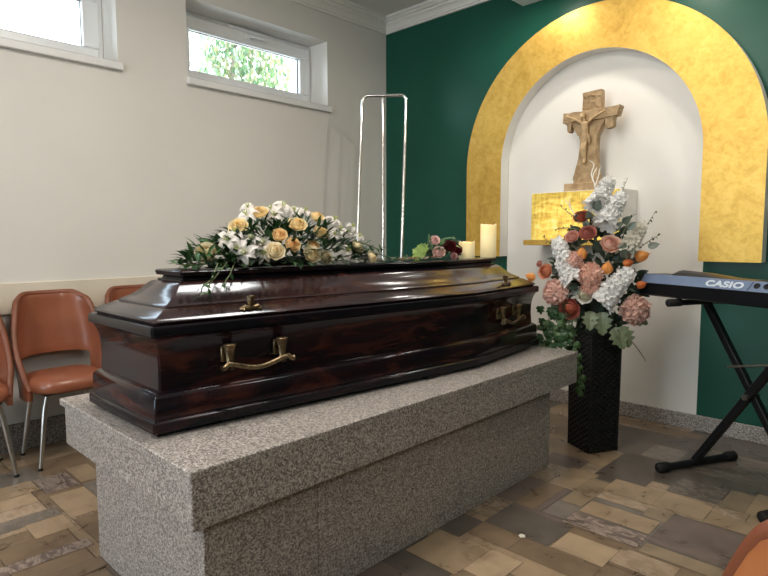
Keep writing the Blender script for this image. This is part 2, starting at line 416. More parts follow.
# stones seen left of the bier
ft((-40,470),(63,440),BRN); ft((-30,500),(31,467),GRY)
ft((-60,505),(40.6,490),TAN2); ft((-70,545),(63.4,515),GRY,vein=.85); ft((24.1,526.3),(76,526.3),TAN); ft((-50,565),(32.4,539),TAN)
ft((-60,600),(87.5,537.7),PUR,vein=.35); ft((32,481),(81,484.5),PUR,vein=.55); ft((64.6,469.3),(105,476),TAN2); ft((85,486.3),(71,518.7),TAN,'TB')
ft((73.5,520),(135,545),BRN); ft((81,484.5),(130,500),GRY,vein=.8); ft((20,600),(100,556),BRN)
struct('floor', mb, M['floor'])

# ------------------------------------------------------------------ windows
def window(n, y0, y1, visible=True):
    xw = XL-WT
    z0, z1 = WZ0, WZ1
    root = bpy.data.objects.new('window_%d' % n, None); COL.objects.link(root); root['kind'] = 'structure'
    root.location = (xw, y0, z0)
    def fr(a0, a1, b0, b1, w, x0, x1, bv=.006):
        m = MB()
        m.bevbox((x0,a0,b0),(x1,a1,b0+w),bv); m.bevbox((x0,a0,b1-w),(x1,a1,b1),bv)
        m.bevbox((x0,a0,b0+w),(x1,a0+w,b1-w),bv*.5); m.bevbox((x0,a1-w,b0+w),(x1,a1,b1-w),bv*.5)
        return m
    local(fr(y0+.002, y1-.002, z0+.002, z1-.002, .045, xw-.03, xw+.03), root).build('window_frame', M['upvc'], root)
    sash = local(fr(y0+.03, y1-.03, z0+.03, z1-.03, .092, xw-.025, xw+.048, .01), root).build('sash', M['upvc'], root)
    m = MB(); m.box((xw-.004, y0+.11, z0+.11), (xw+.002, y1-.11, z1-.11)); local(m, root).build('pane', M['glass'], sash)
    m = fr(y0+.118, y1-.118, z0+.118, z1-.118, .006, xw+.003, xw+.012, .001); local(m, root).build('gasket', M['rubber'], sash)
    m = MB(); m.bevbox((xw+.05, y0+.002, z0), (XL+.03, y1+.022, z0+.008), .002); m.bevbox((XL-.001, y0-.012, z0-.038), (XL+.032, y1+.022, z0+.008), .004)
    local(m, root).build('window_sill', M['sill'], root)
    ym = (y0+y1)/2
    h = MB(); h.bevbox((xw+.046, ym-.03, z1-.085), (xw+.058, ym+.03, z1-.055), .004)
    h.tube([(xw+.056, ym, z1-.07), (xw+.082, ym, z1-.07), (xw+.088, ym+.02, z1-.071), (xw+.088, ym+.12, z1-.075)], [.009,.009,.010,.008], 8)
    local(h, root).build('handle', M['upvc'], root, 40)
    t = MB(); t.bevbox((xw+.03, ym-.17, z1-.038), (xw+.056, ym+.19, z1-.014), .005); local(t, root).build('vent_cover', M['upvc'], root)
for i, (a, b) in enumerate(wins): window(i+1, a, b)
# large window behind the photographer
root = bpy.data.objects.new('window_5', None); COL.objects.link(root); root['kind'] = 'structure'; root.location = (-1.9, YF, .5)
m = MB()
for x in (-2.9, -1.93, -.96): m.bevbox((x, YF-.05, .5), (x+.06, YF+.01, 2.5), .006)
m.bevbox((-2.84, YF-.05, .5), (-.96, YF+.01, .56), .006); m.bevbox((-2.84, YF-.05, 2.44), (-.96, YF+.01, 2.5), .006)
local(m, root).build('window_frame', M['upvc'], root)
m = MB(); m.box((-2.85, YF-.02, .55), (-.95, YF-.016, 2.45)); local(m, root).build('pane', M['glass'], root)

# ------------------------------------------------------------------ outside the windows
def leafcloud(mb, c, R, n, size, cols, rr):
    for _ in range(n):
        d = V((rr.gauss(0,1), rr.gauss(0,1), rr.gauss(0,1))); d.normalize(); d *= rr.random()**.4
        p = V((c[0]+d.x*R[0], c[1]+d.y*R[1], c[2]+d.z*R[2]))
        t = V((rr.uniform(-.4,.4), rr.uniform(-.5,.5), -1)).normalized(); s = t.cross(V((rr.gauss(0,1), rr.gauss(0,1), .1))).normalized()
        L = size*rr.uniform(.7,1.3)
        mb.poly([p, p+t*L*.5+s*L*.28, p+t*L, p+t*L*.5-s*L*.28], rr.choice(cols))
rr = random.Random(5)
tr = thing('garden_tree', 'leafy light green tree outside the second high window', 'tree', (-7.6, 4.75, -.6))
m = MB(); leafcloud(m, (-7.6, 4.95, 3.7), (.9, .62, 1.9), 3600, .10, [(.13,.21,.09),(.18,.25,.12),(.24,.27,.13),(.10,.18,.10),(.27,.25,.14),(.32,.34,.25)], rr); leafcloud(m, (-7.6, 4.3, 3.7), (.9, .6, 1.6), 500, .10, [(.2,.27,.18),(.3,.36,.28)], rr)
local(m, tr).build('foliage', M['outleaf'], tr)
m = MB(); m.tube([(-7.6,4.75,-.6),(-7.58,4.78,1.2),(-7.62,4.72,2.6),(-7.6,4.8,4.6)], [.13,.11,.08,.03], 10); local(m, tr).build('trunk', M['bark'], tr, 60)
bd = thing('house', 'pale rendered house wall outside beside the garden tree', 'building', (-9.5, 7.5, -.6))
m = MB(); m.box((-12, 6.35, -.6), (-9.5, 10.5, 6.5)); local(m, bd).build('house_wall', M['white'], bd)
m = MB(); m.loft([[(-12.3,6.2,6.45),(-10.7,6.2,7.6),(-9.2,6.2,6.45)],[(-12.3,10.7,6.45),(-10.7,10.7,7.6),(-9.2,10.7,6.45)]]); local(m, bd).build('roof', M['leather'], bd)
m = MB(); m.poly([(-40,-30,-.62),(-3.95,-30,-.62),(-3.95,40,-.62),(-40,40,-.62)], (.55,.53,.48)); o = m.build('ground', M['petal']); o['kind'] = 'structure'

# ------------------------------------------------------------------ gold arch fixed to the wall
YG = YB-.105
ar = MB(); seg = 64
RO_L, RO_R = AC-(-2.70), -.722-AC
ZB = 1.038
inner = [(NX0, ZB)] + [(AC-RI*math.cos(PI*k/seg), AZ+.04+RI*1.02*math.sin(PI*k/seg)) for k in range(seg+1)] + [(NX1, ZB)]
RO = (RO_L+RO_R)/2; AO = AC+(RO_R-RO_L)/2
outer = [(AO-RO, ZB)] + [(AO-RO*math.cos(PI*k/seg), AZ+.03+RO*1.0*math.sin(PI*k/seg)) for k in range(seg+1)] + [(AO+RO, ZB)]
n = len(inner)
for k in range(n-1):
    i0, i1, o0, o1 = inner[k], inner[k+1], outer[k], outer[k+1]
    ar.poly([(i0[0],YG,i0[1]),(i1[0],YG,i1[1]),(o1[0],YG,o1[1]),(o0[0],YG,o0[1])])
    ar.poly([(o0[0],YG,o0[1]),(o1[0],YG,o1[1]),(o1[0],YB-.002,o1[1]),(o0[0],YB-.002,o0[1])], mi=1)
    ar.poly([(i1[0],YG,i1[1]),(i0[0],YG,i0[1]),(i0[0],YB-.002,i0[1]),(i1[0],YB-.002,i1[1])], mi=1)
for k in (0, n-1):
    i0, o0 = inner[k], outer[k]
    ar.poly([(i0[0],YG,i0[1]),(o0[0],YG,o0[1]),(o0[0],YB-.002,o0[1]),(i0[0],YB-.002,i0[1])], mi=0)
o = ar.build('arch_panel', [M['gold'], M['white']])
tag(o, 'wide gold painted horseshoe arch panel fixed to the green wall', 'arch')

# ------------------------------------------------------------------ lit box under the crucifix
bx = thing('light_box', 'white wall box with a glowing yellow onyx front below the crucifix', 'light box', (-1.749, 3.70, 1.13))
m = MB(); m.bevbox((-2.058, 3.588, 1.162), (-1.440, YB-.003, 1.478), .003); local(m, bx).build('housing', M['white'], bx)
m = MB(); m.box((-2.052, 3.580, 1.163), (-1.446, 3.5895, 1.474)); local(m, bx).build('glowing_panel', M['onyx'], bx)
m = MB(); m.bevbox((-2.095, 3.55, 1.126), (-1.430, YB-.003, 1.162), .003); local(m, bx).build('ledge', M['gold'], bx)

# ------------------------------------------------------------------ crucifix
cr = thing('crucifix', 'carved light brown wooden crucifix standing on the glowing wall box', 'crucifix', (-1.72, 3.70, 1.478))
YC = 3.70
TX = Matrix(((1,0,0,0),(0,0,-1,YC),(0,1,0,0),(0,0,0,1)))   # local (x,z,depth) with depth towards the room (-y)
def jit(pts, a=.004, sub=3, rs=random.Random(2)):
    out = []
    for p, q in zip(pts, pts[1:]+pts[:1]):
        for k in range(sub):
            t = k/sub
            out.append((p[0]+(q[0]-p[0])*t + (rs.uniform(-a,a) if k else 0), p[1]+(q[1]-p[1])*t + (rs.uniform(-a,a) if k else 0)))
    return out
post = [(-1.803,1.530),(-1.806,1.575),(-1.792,1.625),(-1.772,1.70),(-1.764,1.80),(-1.772,1.835),(-1.795,1.865),(-1.815,1.90),(-1.822,1.945),(-1.60,1.945),(-1.612,1.905),(-1.632,1.87),(-1.652,1.835),(-1.655,1.80),(-1.655,1.70),(-1.648,1.62),(-1.636,1.575),(-1.634,1.530)]
m = MB(); m.prism(jit(post, .003), -.035, .022, TX); local(m, cr).build('upright', M['cross'], cr)
beam = [(-1.880,1.930),(-1.876,1.995),(-1.76,1.990),(-1.63,1.993),(-1.503,1.998),(-1.512,1.962),(-1.525,1.935),(-1.62,1.930),(-1.75,1.932)]
m = MB(); m.prism(jit(beam, .003), -.030, .040, TX)
for x0, x1, zz in ((-1.856,-1.822,1.868), (-1.60,-1.545,1.865)):
    m.prism(jit([(x0,1.935),(x0+.004,1.895),(x0+.012,zz),(x1-.006,zz+.006),(x1,1.90),(x1+.004,1.935)], .004), -.02, .03, TX)
local(m, cr).build('crossbeam', M['cross'], cr)
m = MB(); m.prism(jit([(-1.752,1.988),(-1.753,2.11),(-1.63,2.116),(-1.628,1.988)], .002), -.028, .024, TX)
rk = random.Random(9)
for k in range(15):
    x, z = -1.738+.024*(k % 5)+rk.uniform(-.005,.005), 2.012+.034*(k//5)+rk.uniform(-.006,.006)
    if 2.05 < z < 2.075 and k % 2: continue
    q = TX @ V((x, z, .022)); m.tube([q+V((rk.uniform(-.012,.012),0,rk.uniform(-.008,.008))), q+V((0,-.006,0)), q+V((rk.uniform(-.012,.012),0,rk.uniform(-.008,.008)))], [.004,.008,.004], 6)
local(m, cr).build('title_board', M['cross'], cr)
m = MB(); m.bevbox((-1.852, YC-.06, 1.478), (-1.612, YC+.06, 1.532), .005); local(m, cr).build('foot_block', M['cross'], cr)
# figure: one continuous surface
fg = MB()
def capsule(a, b, r0, r1, n=8):
    a, b = V(a), V(b); d = (b-a).normalized(); pts = [a-d*r0*.7, a-d*r0*.35, a, (a+b)/2, b, b+d*r1*.35, b+d*r1*.7]
    fg.tube(pts, [r0*.45, r0*.85, r0, (r0+r1)/2, r1, r1*.85, r1*.45], n)
def F(x, z, d): return TX @ V((-1.722+x, z, d))
capsule(F(0,1.905,.052), F(.002,1.868,.048), .024, .020)       # chest
capsule(F(.002,1.87,.046), F(-.002,1.825,.040), .020, .019)    # belly, hips
capsule(F(.002,1.915,.054), F(-.004,1.94,.062), .009, .009)    # neck
capsule(F(-.008,1.948,.068), F(-.010,1.962,.066), .0155, .0145) # head, bowed
for s in (-1, 1):
    capsule(F(s*.020,1.915,.050), F(s*.068,1.945,.052), .0100, .0078)
    capsule(F(s*.068,1.945,.052), F(s*.118,1.968,.050), .0078, .0055)
    capsule(F(s*.118,1.968,.050), F(s*.134,1.975,.048), .0062, .0045)
    capsule(F(s*.010,1.825,.042), F(s*.009-.004,1.752,.056), .0150, .0105)
    capsule(F(s*.009-.004,1.752,.056), F(s*.004-.002,1.685,.036), .0108, .0070)
    capsule(F(s*.004-.002,1.685,.036), F(s*.004,1.660,.048), .0070, .0055)
fo = local(fg, cr).build('carved_figure', M['corpus'], cr)
rm = fo.modifiers.new('remesh', 'REMESH'); rm.mode = 'VOXEL'; rm.voxel_size = .0032; rm.use_smooth_shade = True
sm = fo.modifiers.new('smooth', 'SMOOTH'); sm.factor = .5; sm.iterations = 3
m = MB()
m.loft([[F(.026*math.cos(a)*k-.001, z, .042+.022*math.sin(a)*k) for a in (2*PI*i/12 for i in range(12))] for z, k in ((1.850,.80),(1.838,.95),(1.818,1.0),(1.800,1.04),(1.788,.98))])
m.tube([F(.024,1.838,.05), F(.034,1.81,.052), F(.031,1.775,.048)], [.008,.010,.004], 6)
local(m, cr).build('loincloth', M['cross'], cr, 60)
m = MB(); m.lathe([(.001,.014),(.010,.011),(.0165,.003),(.0175,-.008),(.0155,-.014)], 12, Matrix.Translation(F(-.009,1.962,.062))); local(m, cr).build('carved_hair', M['cross'], cr, 60)

# ------------------------------------------------------------------ granite bier
pl = thing('granite_bier', 'speckled grey granite bier with overhanging top under the coffin', 'bier', (-1.88, 1.83, 0))
PX0, PX1, PY0, PY1, PZ = -2.352, -1.352, .688, 2.862, .584
m = MB(); m.bevbox((PX0,PY0,PZ-.026),(PX1,PY1,PZ),.003); local(m, pl).build('top_slab', M['granite'], pl)
m = MB(); m.bevbox((PX0+.045,PY0+.004,.421),(PX1-.002,PY1-.002,PZ-.026),.0025); local(m, pl).build('apron', M['granite'], pl)
m = MB()
for y0, y1 in ((.755,1.158),(1.160,1.93),(1.932,2.70)): m.bevbox((-2.205,y0,0),(-1.418,y1,.4205),.0025)
local(m, pl).build('base', M['granite'], pl)

# ------------------------------------------------------------------ coffin
CX = -1.91
hull = [(-.255,.737),(.255,.737),(.405,2.17),(.338,2.84),(-.338,2.84),(-.405,2.17)]
def inset(d, ch=.006):
    P = [V((CX+x, y)) for x, y in hull]; n = len(P); out = []
    lines = []
    for i in range(n):
        a, b = P[i], P[(i+1) % n]; t = (b-a).normalized(); nn = V((-t.y, t.x))
        lines.append((a+nn*d, t))
    for i in range(n):
        (p, t), (q, s) = lines[i-1], lines[i]
        den = t.x*s.y-t.y*s.x; w = q-p; k = (w.x*s.y-w.y*s.x)/den
        c = p+t*k
        out += [c-t*ch, c+s*ch]
    return out
def rings(levels): return [[V((q.x, q.y, z)) for q in inset(d)] for z, d in levels]
cf = thing('coffin', 'dark polished mahogany coffin with stepped lid on the granite bier', 'coffin', (CX, 1.79, PZ))
for x0, x1, y0, y1 in ((-.245,-.05,.748,.95),(.05,.245,.748,1.0),(.20,.375,1.85,2.15),(-.375,-.20,1.85,2.15),(.13,.30,2.62,2.82),(-.30,-.13,2.62,2.82)):
    m = MB(); m.bevbox((CX+x0,y0,PZ),(CX+x1,y1,.600),.003); local(m, cf).build('foot', M['wood_dark'], cf)
m = MB(); m.loft(rings([(.598,-.002),(.601,-.006),(.627,-.006),(.632,-.002),(.634,.004),(.639,.005)])); local(m, cf).build('plinth_moulding', M['wood_dark'], cf, 35)
m = MB(); m.loft(rings([(.637,.005),(.700,.005),(.708,.009),(.713,.015),(.719,.024),(.721,.04)]), cap0=False); local(m, cf).build('lower_panel', M['wood'], cf, 40)
m = MB(); m.loft(rings([(.717,.028),(.775,.031),(.815,.030),(.845,.026),(.865,.020),(.878,.014),(.884,.009)]), cap0=False); local(m, cf).build('body', M['wood'], cf, 40)
m = MB(); m.loft(rings([(.883,.010),(.886,.003),(.890,0),(.912,0),(.917,.003),(.919,.008),(.919,.03)])); local(m, cf).build('rim', M['wood_dark'], cf, 35)
m = MB(); m.loft(rings([(.9185,.024),(.9235,.022),(.925,.016),(.929,.0145),(.934,.018),(.942,.032),(.952,.052),(.959,.066),(.962,.076)])); lid = local(m, cf).build('lid', M['wood_lid'], cf, 35)
m = MB(); m.loft(rings([(.960,.079),(.967,.080),(.970,.084),(.975,.094),(.984,.112),(.997,.129),(1.011,.144),(1.024,.155),(1.032,.166),(1.034,.176)])); local(m, cf).build('upper_tier', M['wood_lid'], lid, 40)
m = MB(); m.loft(rings([(1.033,.181),(1.040,.181),(1.0405,.192),(1.050,.196),(1.052,.182),(1.054,.178),(1.066,.175),(1.070,.178),(1.072,.186)])); local(m, cf).build('top_panel', M['wood_dark'], lid, 35)
# handles and lid screws on the side seen here and mirrored on the other
def edge_frame(i, s, z, d):
    P = [V((CX+x, y)) for x, y in hull]; a, b = P[i], P[(i+1) % 6]; t = (b-a).normalized(); nn = V((-t.y, t.x))
    q = a+(b-a)*s+nn*d
    return Matrix(((t.x, -nn.x, 0, q.x),(t.y, -nn.y, 0, q.y),(0,0,1,z),(0,0,0,1)))    # local x along the side, y outwards, z up
def handle(T, w=.19):
    root = None
    bar = MB(); pts = []; rr_ = []
    L = w/2+.036
    for k in range(25):
        t = -1+2*k/24; pts.append(T @ V((t*L, .046, .002-.014*math.cos(t*PI)*.9 - (.012 if abs(t) > .9 else 0)))); rr_.append(.0085 if abs(t) < .95 else .0105)
    bar.tube(pts, rr_, 10)
    h = local(bar, cf).build('handle_bar', M['brass'], cf, 60)
    for s in (-1, 1):
        mt = MB()
        base = T @ Matrix.Translation((s*w/2, 0, .03))
        mt.bevbox((-.020,-.004,-.016),(.020,.010,.036), .003, base)
        n = 14
        ringsr = []
        for zz, r in ((-.022,.012),(-.010,.010),(.012,.0125),(.034,.017),(.042,.020),(.045,.017)):
            ringsr.append([base @ V((r*(1+.12*(k % 2))*math.cos(2*PI*k/n), .030+r*.8*(1+.12*(k % 2))*math.sin(2*PI*k/n), zz)) for k in range(n)])
        mt.loft(ringsr)
        mt.tube([base @ V((0,.006,.02)), base @ V((0,.03,.02))], .010, 8)
        mt.tube([base @ V((0,.030,-.020)), base @ V((0,.044,-.036))], .008, 8)
        local(mt, cf).build('handle_mount', M['brass'], h, 45)
for i, s in ((1,.234),(2,.50),(5,.758),(4,.5)):
    handle(edge_frame(i, s, .768, .029), .19 if i in (1, 5) else .17)
def clasp(T):
    c = MB()
    ringsr = []
    n = 10
    for zz, r in ((0,.008),(.008,.007),(.012,.009),(.034,.012),(.040,.013),(.042,.010)):
        ringsr.append([T @ V((r*(1+.15*(k % 2))*math.cos(2*PI*k/n), r*(1+.15*(k % 2))*math.sin(2*PI*k/n), zz+.006)) for k in range(n)])
    c.loft(ringsr)
    c.tube([T @ V((-.038,0,.004)), T @ V((-.024,.004,.009)), T @ V((0,.002,.005)), T @ V((.024,.004,.009)), T @ V((.038,0,.004))], [.005,.010,.007,.010,.005], 8)
    c.tube([T @ V((-.040,.002,.004)), T @ V((-.030,.012,.003)), T @ V((-.018,.004,.004))], [.004,.006,.004], 6)
    c.tube([T @ V((.040,.002,.004)), T @ V((.030,.012,.003)), T @ V((.018,.004,.004))], [.004,.006,.004], 6)
    local(c, cf).build('lid_screw', M['brass'], lid, 45)
for i, s in ((1,.235),(2,.52),(5,.765),(4,.48)): clasp(edge_frame(i, s, .942, .038))

# ------------------------------------------------------------------ plants and flowers
def leaf(mb, base, d, nrm, L, W, col, nseg=4, bend=.25, lobes=0):
    d = V(d).normalized(); nrm = V(nrm); s = d.cross(nrm)
    if s.length < 1e-4: s = d.cross(V((.3,.2,1)))
    s.normalize(); n = s.cross(d).normalized()
    base = V(base); rows = []
    for k in range(nseg+1):
        t = k/nseg; w = W*.5*math.sin(PI*min(1, t*.93+.07))**.8*(1-.15*t) if k < nseg else .0005
        if lobes: w *= 1+.45*(1 if k % 2 else -.4)
        c = base+d*L*t - n*bend*L*t*t
        rows.append([c-s*w+n*w*.25, c, c+s*w+n*w*.25])
    ids = [[mb.vert(p) for p in r] for r in rows]
    for a, b in zip(ids, ids[1:]):
        mb.face((a[0],a[1],b[1],b[0]), col); mb.face((a[1],a[2],b[2],b[1]), tuple(q*.9 for q in col[:3]))
def ivy_leaf(mb, base, d, nrm, L, col):
    d = V(d).normalized(); s = d.cross(V(nrm)).normalized(); n = s.cross(d).normalized(); base = V(base)
    pr = [(0,0),(.30,-.05),(.52,.22),(.34,.38),(.46,.66),(.20,.64),(0,1),(-.20,.64),(-.46,.66),(-.34,.38),(-.52,.22),(-.30,-.05)]
    kf = random.uniform(.85,1.15)
    c = mb.vert(base+d*L*.4+n*L*.08)
    ids = [mb.vert(base+d*L*q+s*L*p - n*L*.25*q*q) for p, q in pr]
    for a, b in zip(ids, ids[1:]+ids[:1]): mb.face((c, a, b), tuple(x*kf for x in col))
def mixc(a, b, t): return tuple(x+(y-x)*t for x, y in zip(a, b))
def rose(mb, pos, nrm, r, cin, cout, rs, openness=1.0, layers=6):
    T = Matrix.Translation(V(pos)) @ frame_to(nrm) @ Matrix.Rotation(rs.uniform(0, 6.28), 4, 'Z')
    for k in range(layers):
        q = k/(layers-1)
        n = (3,4,5,5,6,6)[k]
        Rk = r*(.20+.70*q); top = r*(.66-.42*q**1.6); z0 = -r*.55
        close = .82*(1-q)**.75; flare = r*.30*openness*max(0, q-.55)
        for j in range(n):
            a0 = 2*PI*j/n + k*.7 + rs.uniform(-.15,.15); w = (PI/n)*1.45; tw = rs.uniform(-.10,.08)*r
            c = mixc(cin, cout, min(1, max(0, q+rs.uniform(-.15,.15))))
            def fn(u, v, a0=a0, w=w, Rk=Rk, top=top, close=close, flare=flare, tw=tw):
                s = u*2-1
                rad = Rk*math.sin(min(1, .18+v*.95)*PI/2)*(1-close*v**3) + flare*v**3 - .07*r*s*abs(s)*(1 if (u > .5) else -1)*.6
                ang = a0+s*w*(.5+.5*math.sin(v*PI*.6))
                rad += .05*r*q*math.sin(u*11+k*2+j)*v**3
                zz = z0+(top-z0)*(v-.10*s*s*v*v) - flare*.7*v**6 + tw*v + .05*r*math.sin(u*9+j*1.7+k)*v*v
                return T @ V((rad*math.cos(ang), rad*math.sin(ang), zz))
            def cf_(u, v, c=c): return mixc(tuple(x*y for x, y in zip(c, (.84,.68,.50))), c, min(1, v*1.25))  # petal colour darkens with depth: shade of the folds painted in
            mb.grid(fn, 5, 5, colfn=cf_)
def tulip(mb, pos, nrm, r, c1, c2, rs):
    T = Matrix.Translation(V(pos)) @ frame_to(nrm) @ Matrix.Rotation(rs.uniform(0, 6.28), 4, 'Z')
    for j in range(6):
        a0 = PI*j/3; R = r*(.82 if j % 2 else .95); H = r*2.5
        def fn(u, v):
            s = u*2-1; rad = R*(math.sin(min(1, v*1.15+.08)*PI)**.6*.75+.28*(1-v)+.12*v)
            ang = a0+s*.78*math.sin(PI*min(1, v*.86+.14))**.9
            return T @ V((rad*math.cos(ang), rad*math.sin(ang), H*(v-.5)-.1*H*s*s*v))
        mb.grid(fn, 4, 6, colfn=lambda u, v: mixc(c1, c2, abs(u*2-1)*.7+.3*(1-v)))
def floret(mb, pos, nrm, size, col, rs, n=5, cup=.3):
    T = Matrix.Translation(V(pos)) @ frame_to(nrm) @ Matrix.Rotation(rs.uniform(0, 6.28), 4, 'Z')
    for j in range(n):
        a = 2*PI*j/n+rs.uniform(-.2,.2); L = size*rs.uniform(.8,1.15); w = size*.72; up = L*(cup+rs.uniform(-.15,.2))
        ca, sa = math.cos(a), math.sin(a)
        P = [(0,0,0),(L*.5,-w*.5,up*.55),(L*.85,-w*.45,up*1.0),(L*1.05,-w*.12,up*1.05),(L*1.02,w*.2,up*.9),(L*.82,w*.48,up*1.05),(L*.48,w*.5,up*.5)]
        P = [T @ V((x*ca-y*sa, x*sa+y*ca, z)) for x, y, z in P]
        kf = rs.uniform(.90,1.03); c = tuple(x*kf for x in col)
        i = [mb.vert(p) for p in P]
        mb.face((i[0],i[1],i[2],i[3]), c); mb.face((i[0],i[3],i[4]), c); mb.face((i[0],i[4],i[5],i[6]), tuple(x*.97 for x in c))
def ball(mb, pos, nrm, R, col, rs, n=70, fs=.35, cup=.4, npet=4, flat=.8):
    T = Matrix.Translation(V(pos)) @ frame_to(nrm)
    for k in range(n):
        z = 1-1.35*(k+.5)/n; a = k*2.39996; q = math.sqrt(max(0, 1-z*z))
        d = V((q*math.cos(a), q*math.sin(a), z)); jr = rs.uniform(.82,1.1); p = T @ V((d.x*R*jr, d.y*R*jr, d.z*R*flat*jr))
        nn = (T.to_3x3() @ d).normalized()+V((rs.uniform(-.3,.3),)*3)
        floret(mb, p-nn*R*.12, nn, R*fs, mixc(col, tuple(min(1, x*1.25) for x in col), rs.random()), rs, npet, cup)
def spike(mb, a, b, R, col, rs, n=60, fs=.022):
    a, b = V(a), V(b); d = (b-a).normalized(); s = d.cross(V((.2,.9,.3))).normalized(); u = s.cross(d)
    for k in range(n):
        t = (k+.5)/n; ang = k*2.4; r = R*(1-.55*t)*rs.uniform(.75,1.1)
        o = s*math.cos(ang)+u*math.sin(ang)
        floret(mb, a+(b-a)*t+o*r*.75, o+d*.35+V((rs.uniform(-.3,.3),)*3), fs*(1.1-.4*t), col, rs, 5, .45)
def lily(mb, pos, nrm, R, rs, col=(.86,.83,.80), rib=(.80,.62,.62)):
    T = Matrix.Translation(V(pos)) @ frame_to(nrm) @ Matrix.Rotation(rs.uniform(0, 6.28), 4, 'Z')
    for j in range(6):
        a0 = PI*j/3+rs.uniform(-.1,.1); L = R*rs.uniform(.9,1.15); w = R*(.30 if j % 2 else .22)
        ca, sa = math.cos(a0), math.sin(a0)
        def fn(u, v):
            s = (u*2-1)*w*math.sin(PI*(v*.92+.04))**.75; x = L*v; z = R*(.55*v-.75*v*v*v)+.12*R*abs(u*2-1)*math.sin(PI*v)
            return T @ V((x*ca-s*sa, x*sa+s*ca, z))
        mb.grid(fn, 4, 5, colfn=lambda u, v: mixc(col, rib, max(0, .6-abs(u*2-1)*1.6)*(1-v)))
    for j in range(6):
        a = PI*j/3+.4
        p0 = T @ V((0,0,.05*R)); p1 = T @ V((.22*R*math.cos(a), .22*R*math.sin(a), .6*R))
        mb.tube([p0, p1], [.0012,.0018], 4, (.55,.62,.25))
def sprig(mb, pts, rs, L=.03, W=.014, col=(.05,.12,.04), n=10, stem=(.10,.13,.05), up=V((0,0,1))):
    pts = [V(p) for p in pts]; mb.tube(pts, [.0022]*(len(pts)-1)+[.001], 5, stem)
    segs = len(pts)-1
    for k in range(n):
        t = (k+.6)/n*segs; i = min(int(t), segs-1); p = pts[i].lerp(pts[i+1], t-i); d = (pts[i+1]-pts[i]).normalized()
        kf = rs.uniform(.75,1.25)
        s = d.cross(V((rs.uniform(-1,1), rs.uniform(-1,1), rs.uniform(-.3,1)))).normalized()*(1 if k % 2 else -1)
        leaf(mb, p, d*.6+s, V((rs.uniform(-.5,.5), rs.uniform(-.8,.1), 1)), L*rs.uniform(.8,1.2), W*rs.uniform(.85,1.15), tuple(x*kf for x in col))

rs = random.Random(11)
# ---- spray on the lid
ZL = 1.072
sp = thing('casket_spray', 'low spray of yellow roses and white lilies lying on the coffin lid', 'flower arrangement', (-1.90, 1.42, ZL))
def S(zx, zy, X): return at(160+zx/3.2, 190+zy/3.2, X=X)
SC = V((-1.92, 1.40, ZL))
def out(p): 
    d = V((p.x+1.95, (p.y-1.40)*.45, (p.z-ZL)+.03)); return (d.normalized()+V((.45,-.45,.25))).normalized()
yel = ((.94,.64,.22),(.98,.87,.56)); pale = ((.95,.78,.42),(.98,.91,.70)); pea = ((.92,.50,.17),(.97,.80,.47)); cre = ((.72,.60,.36),(.78,.72,.54))
for zx, zy, X, r, c in ((318,72,-1.92,.034,yel),(250,118,-1.88,.035,yel),(440,110,-1.83,.036,yel),(503,86,-1.90,.030,yel),(515,136,-1.84,.032,yel),(383,145,-1.80,.028,pea),(425,176,-1.77,.028,pea),(370,196,-1.76,.033,pale),(486,206,-1.77,.034,pale),(490,178,-1.80,.024,pea),(146,202,-1.86,.037,pale),(530,216,-1.78,.028,cre),(632,182,-1.84,.030,pale),(678,216,-1.82,.029,pale),(194,157,-1.88,.018,pea)):
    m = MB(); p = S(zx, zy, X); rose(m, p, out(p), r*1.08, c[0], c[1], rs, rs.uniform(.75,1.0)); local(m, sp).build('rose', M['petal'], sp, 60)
for zx, zy, X, R in ((278,84,-1.90,.046),(280,58,-1.93,.034),(355,66,-1.94,.040),(392,56,-1.94,.046),(430,70,-1.93,.042),(462,72,-1.94,.040),(370,84,-1.90,.036),(555,100,-1.91,.042),(215,164,-1.85,.048),(250,186,-1.82,.042),(292,160,-1.83,.040),(275,204,-1.80,.044),(328,176,-1.82,.046),(330,204,-1.79,.036),(595,196,-1.81,.038),(576,132,-1.88,.042),(612,120,-1.90,.036),(558,146,-1.86,.036),(598,140,-1.87,.036),(636,150,-1.88,.032),(240,140,-1.87,.036)):
    m = MB(); p = S(zx, zy, X); lily(m, p, out(p)+V((rs.uniform(-.4,.4), rs.uniform(-.4,.4), rs.uniform(-.2,.4))), R, rs); local(m, sp).build('lily', M['petal'], sp, 60)
m = MB()
DG = [(.025,.070,.025),(.036,.095,.032),(.020,.055,.026),(.055,.12,.040)]
for _ in range(820):
    t = rs.uniform(-1,1); a = rs.uniform(-.1, PI+.1); y = 1.42+t*.43
    h = .165*(1-abs(t)**1.9)+.02; w = .155*(1-abs(t)**2.6)+.02; k = rs.uniform(.55,.92)
    p = V((-1.93+w*math.cos(a)*k, y, ZL+.012+max(0, h*math.sin(a))*k)); d = V((math.cos(a)*.8, t*1.1, math.sin(a)*.5+.15)) + V((rs.gauss(0,.4), rs.gauss(0,.4), rs.gauss(0,.25)))
    if p.z+d.normalized().z*.05 < ZL+.008: d.z = .1
    leaf(m, p, d, V((0,0,1)), rs.uniform(.045,.075), rs.uniform(.016,.026), rs.choice(DG))
local(m, sp).build('foliage', M['leaf'], sp)['kind'] = 'stuff'
m = MB()
for pp in (((230,215),(170,222),(110,228),(70,226)), ((215,215),(150,170),(120,160)), ((225,222),(160,235),(60,240),(30,238)), ((225,210),(140,205),(95,200))):
    m = MB(); sprig(m, [S(x+22, y, -1.84) for x, y in pp], rs, .046, .020, (.040,.11,.036), 8); local(m, sp).build('leaf_sprig', M['leaf'], sp)
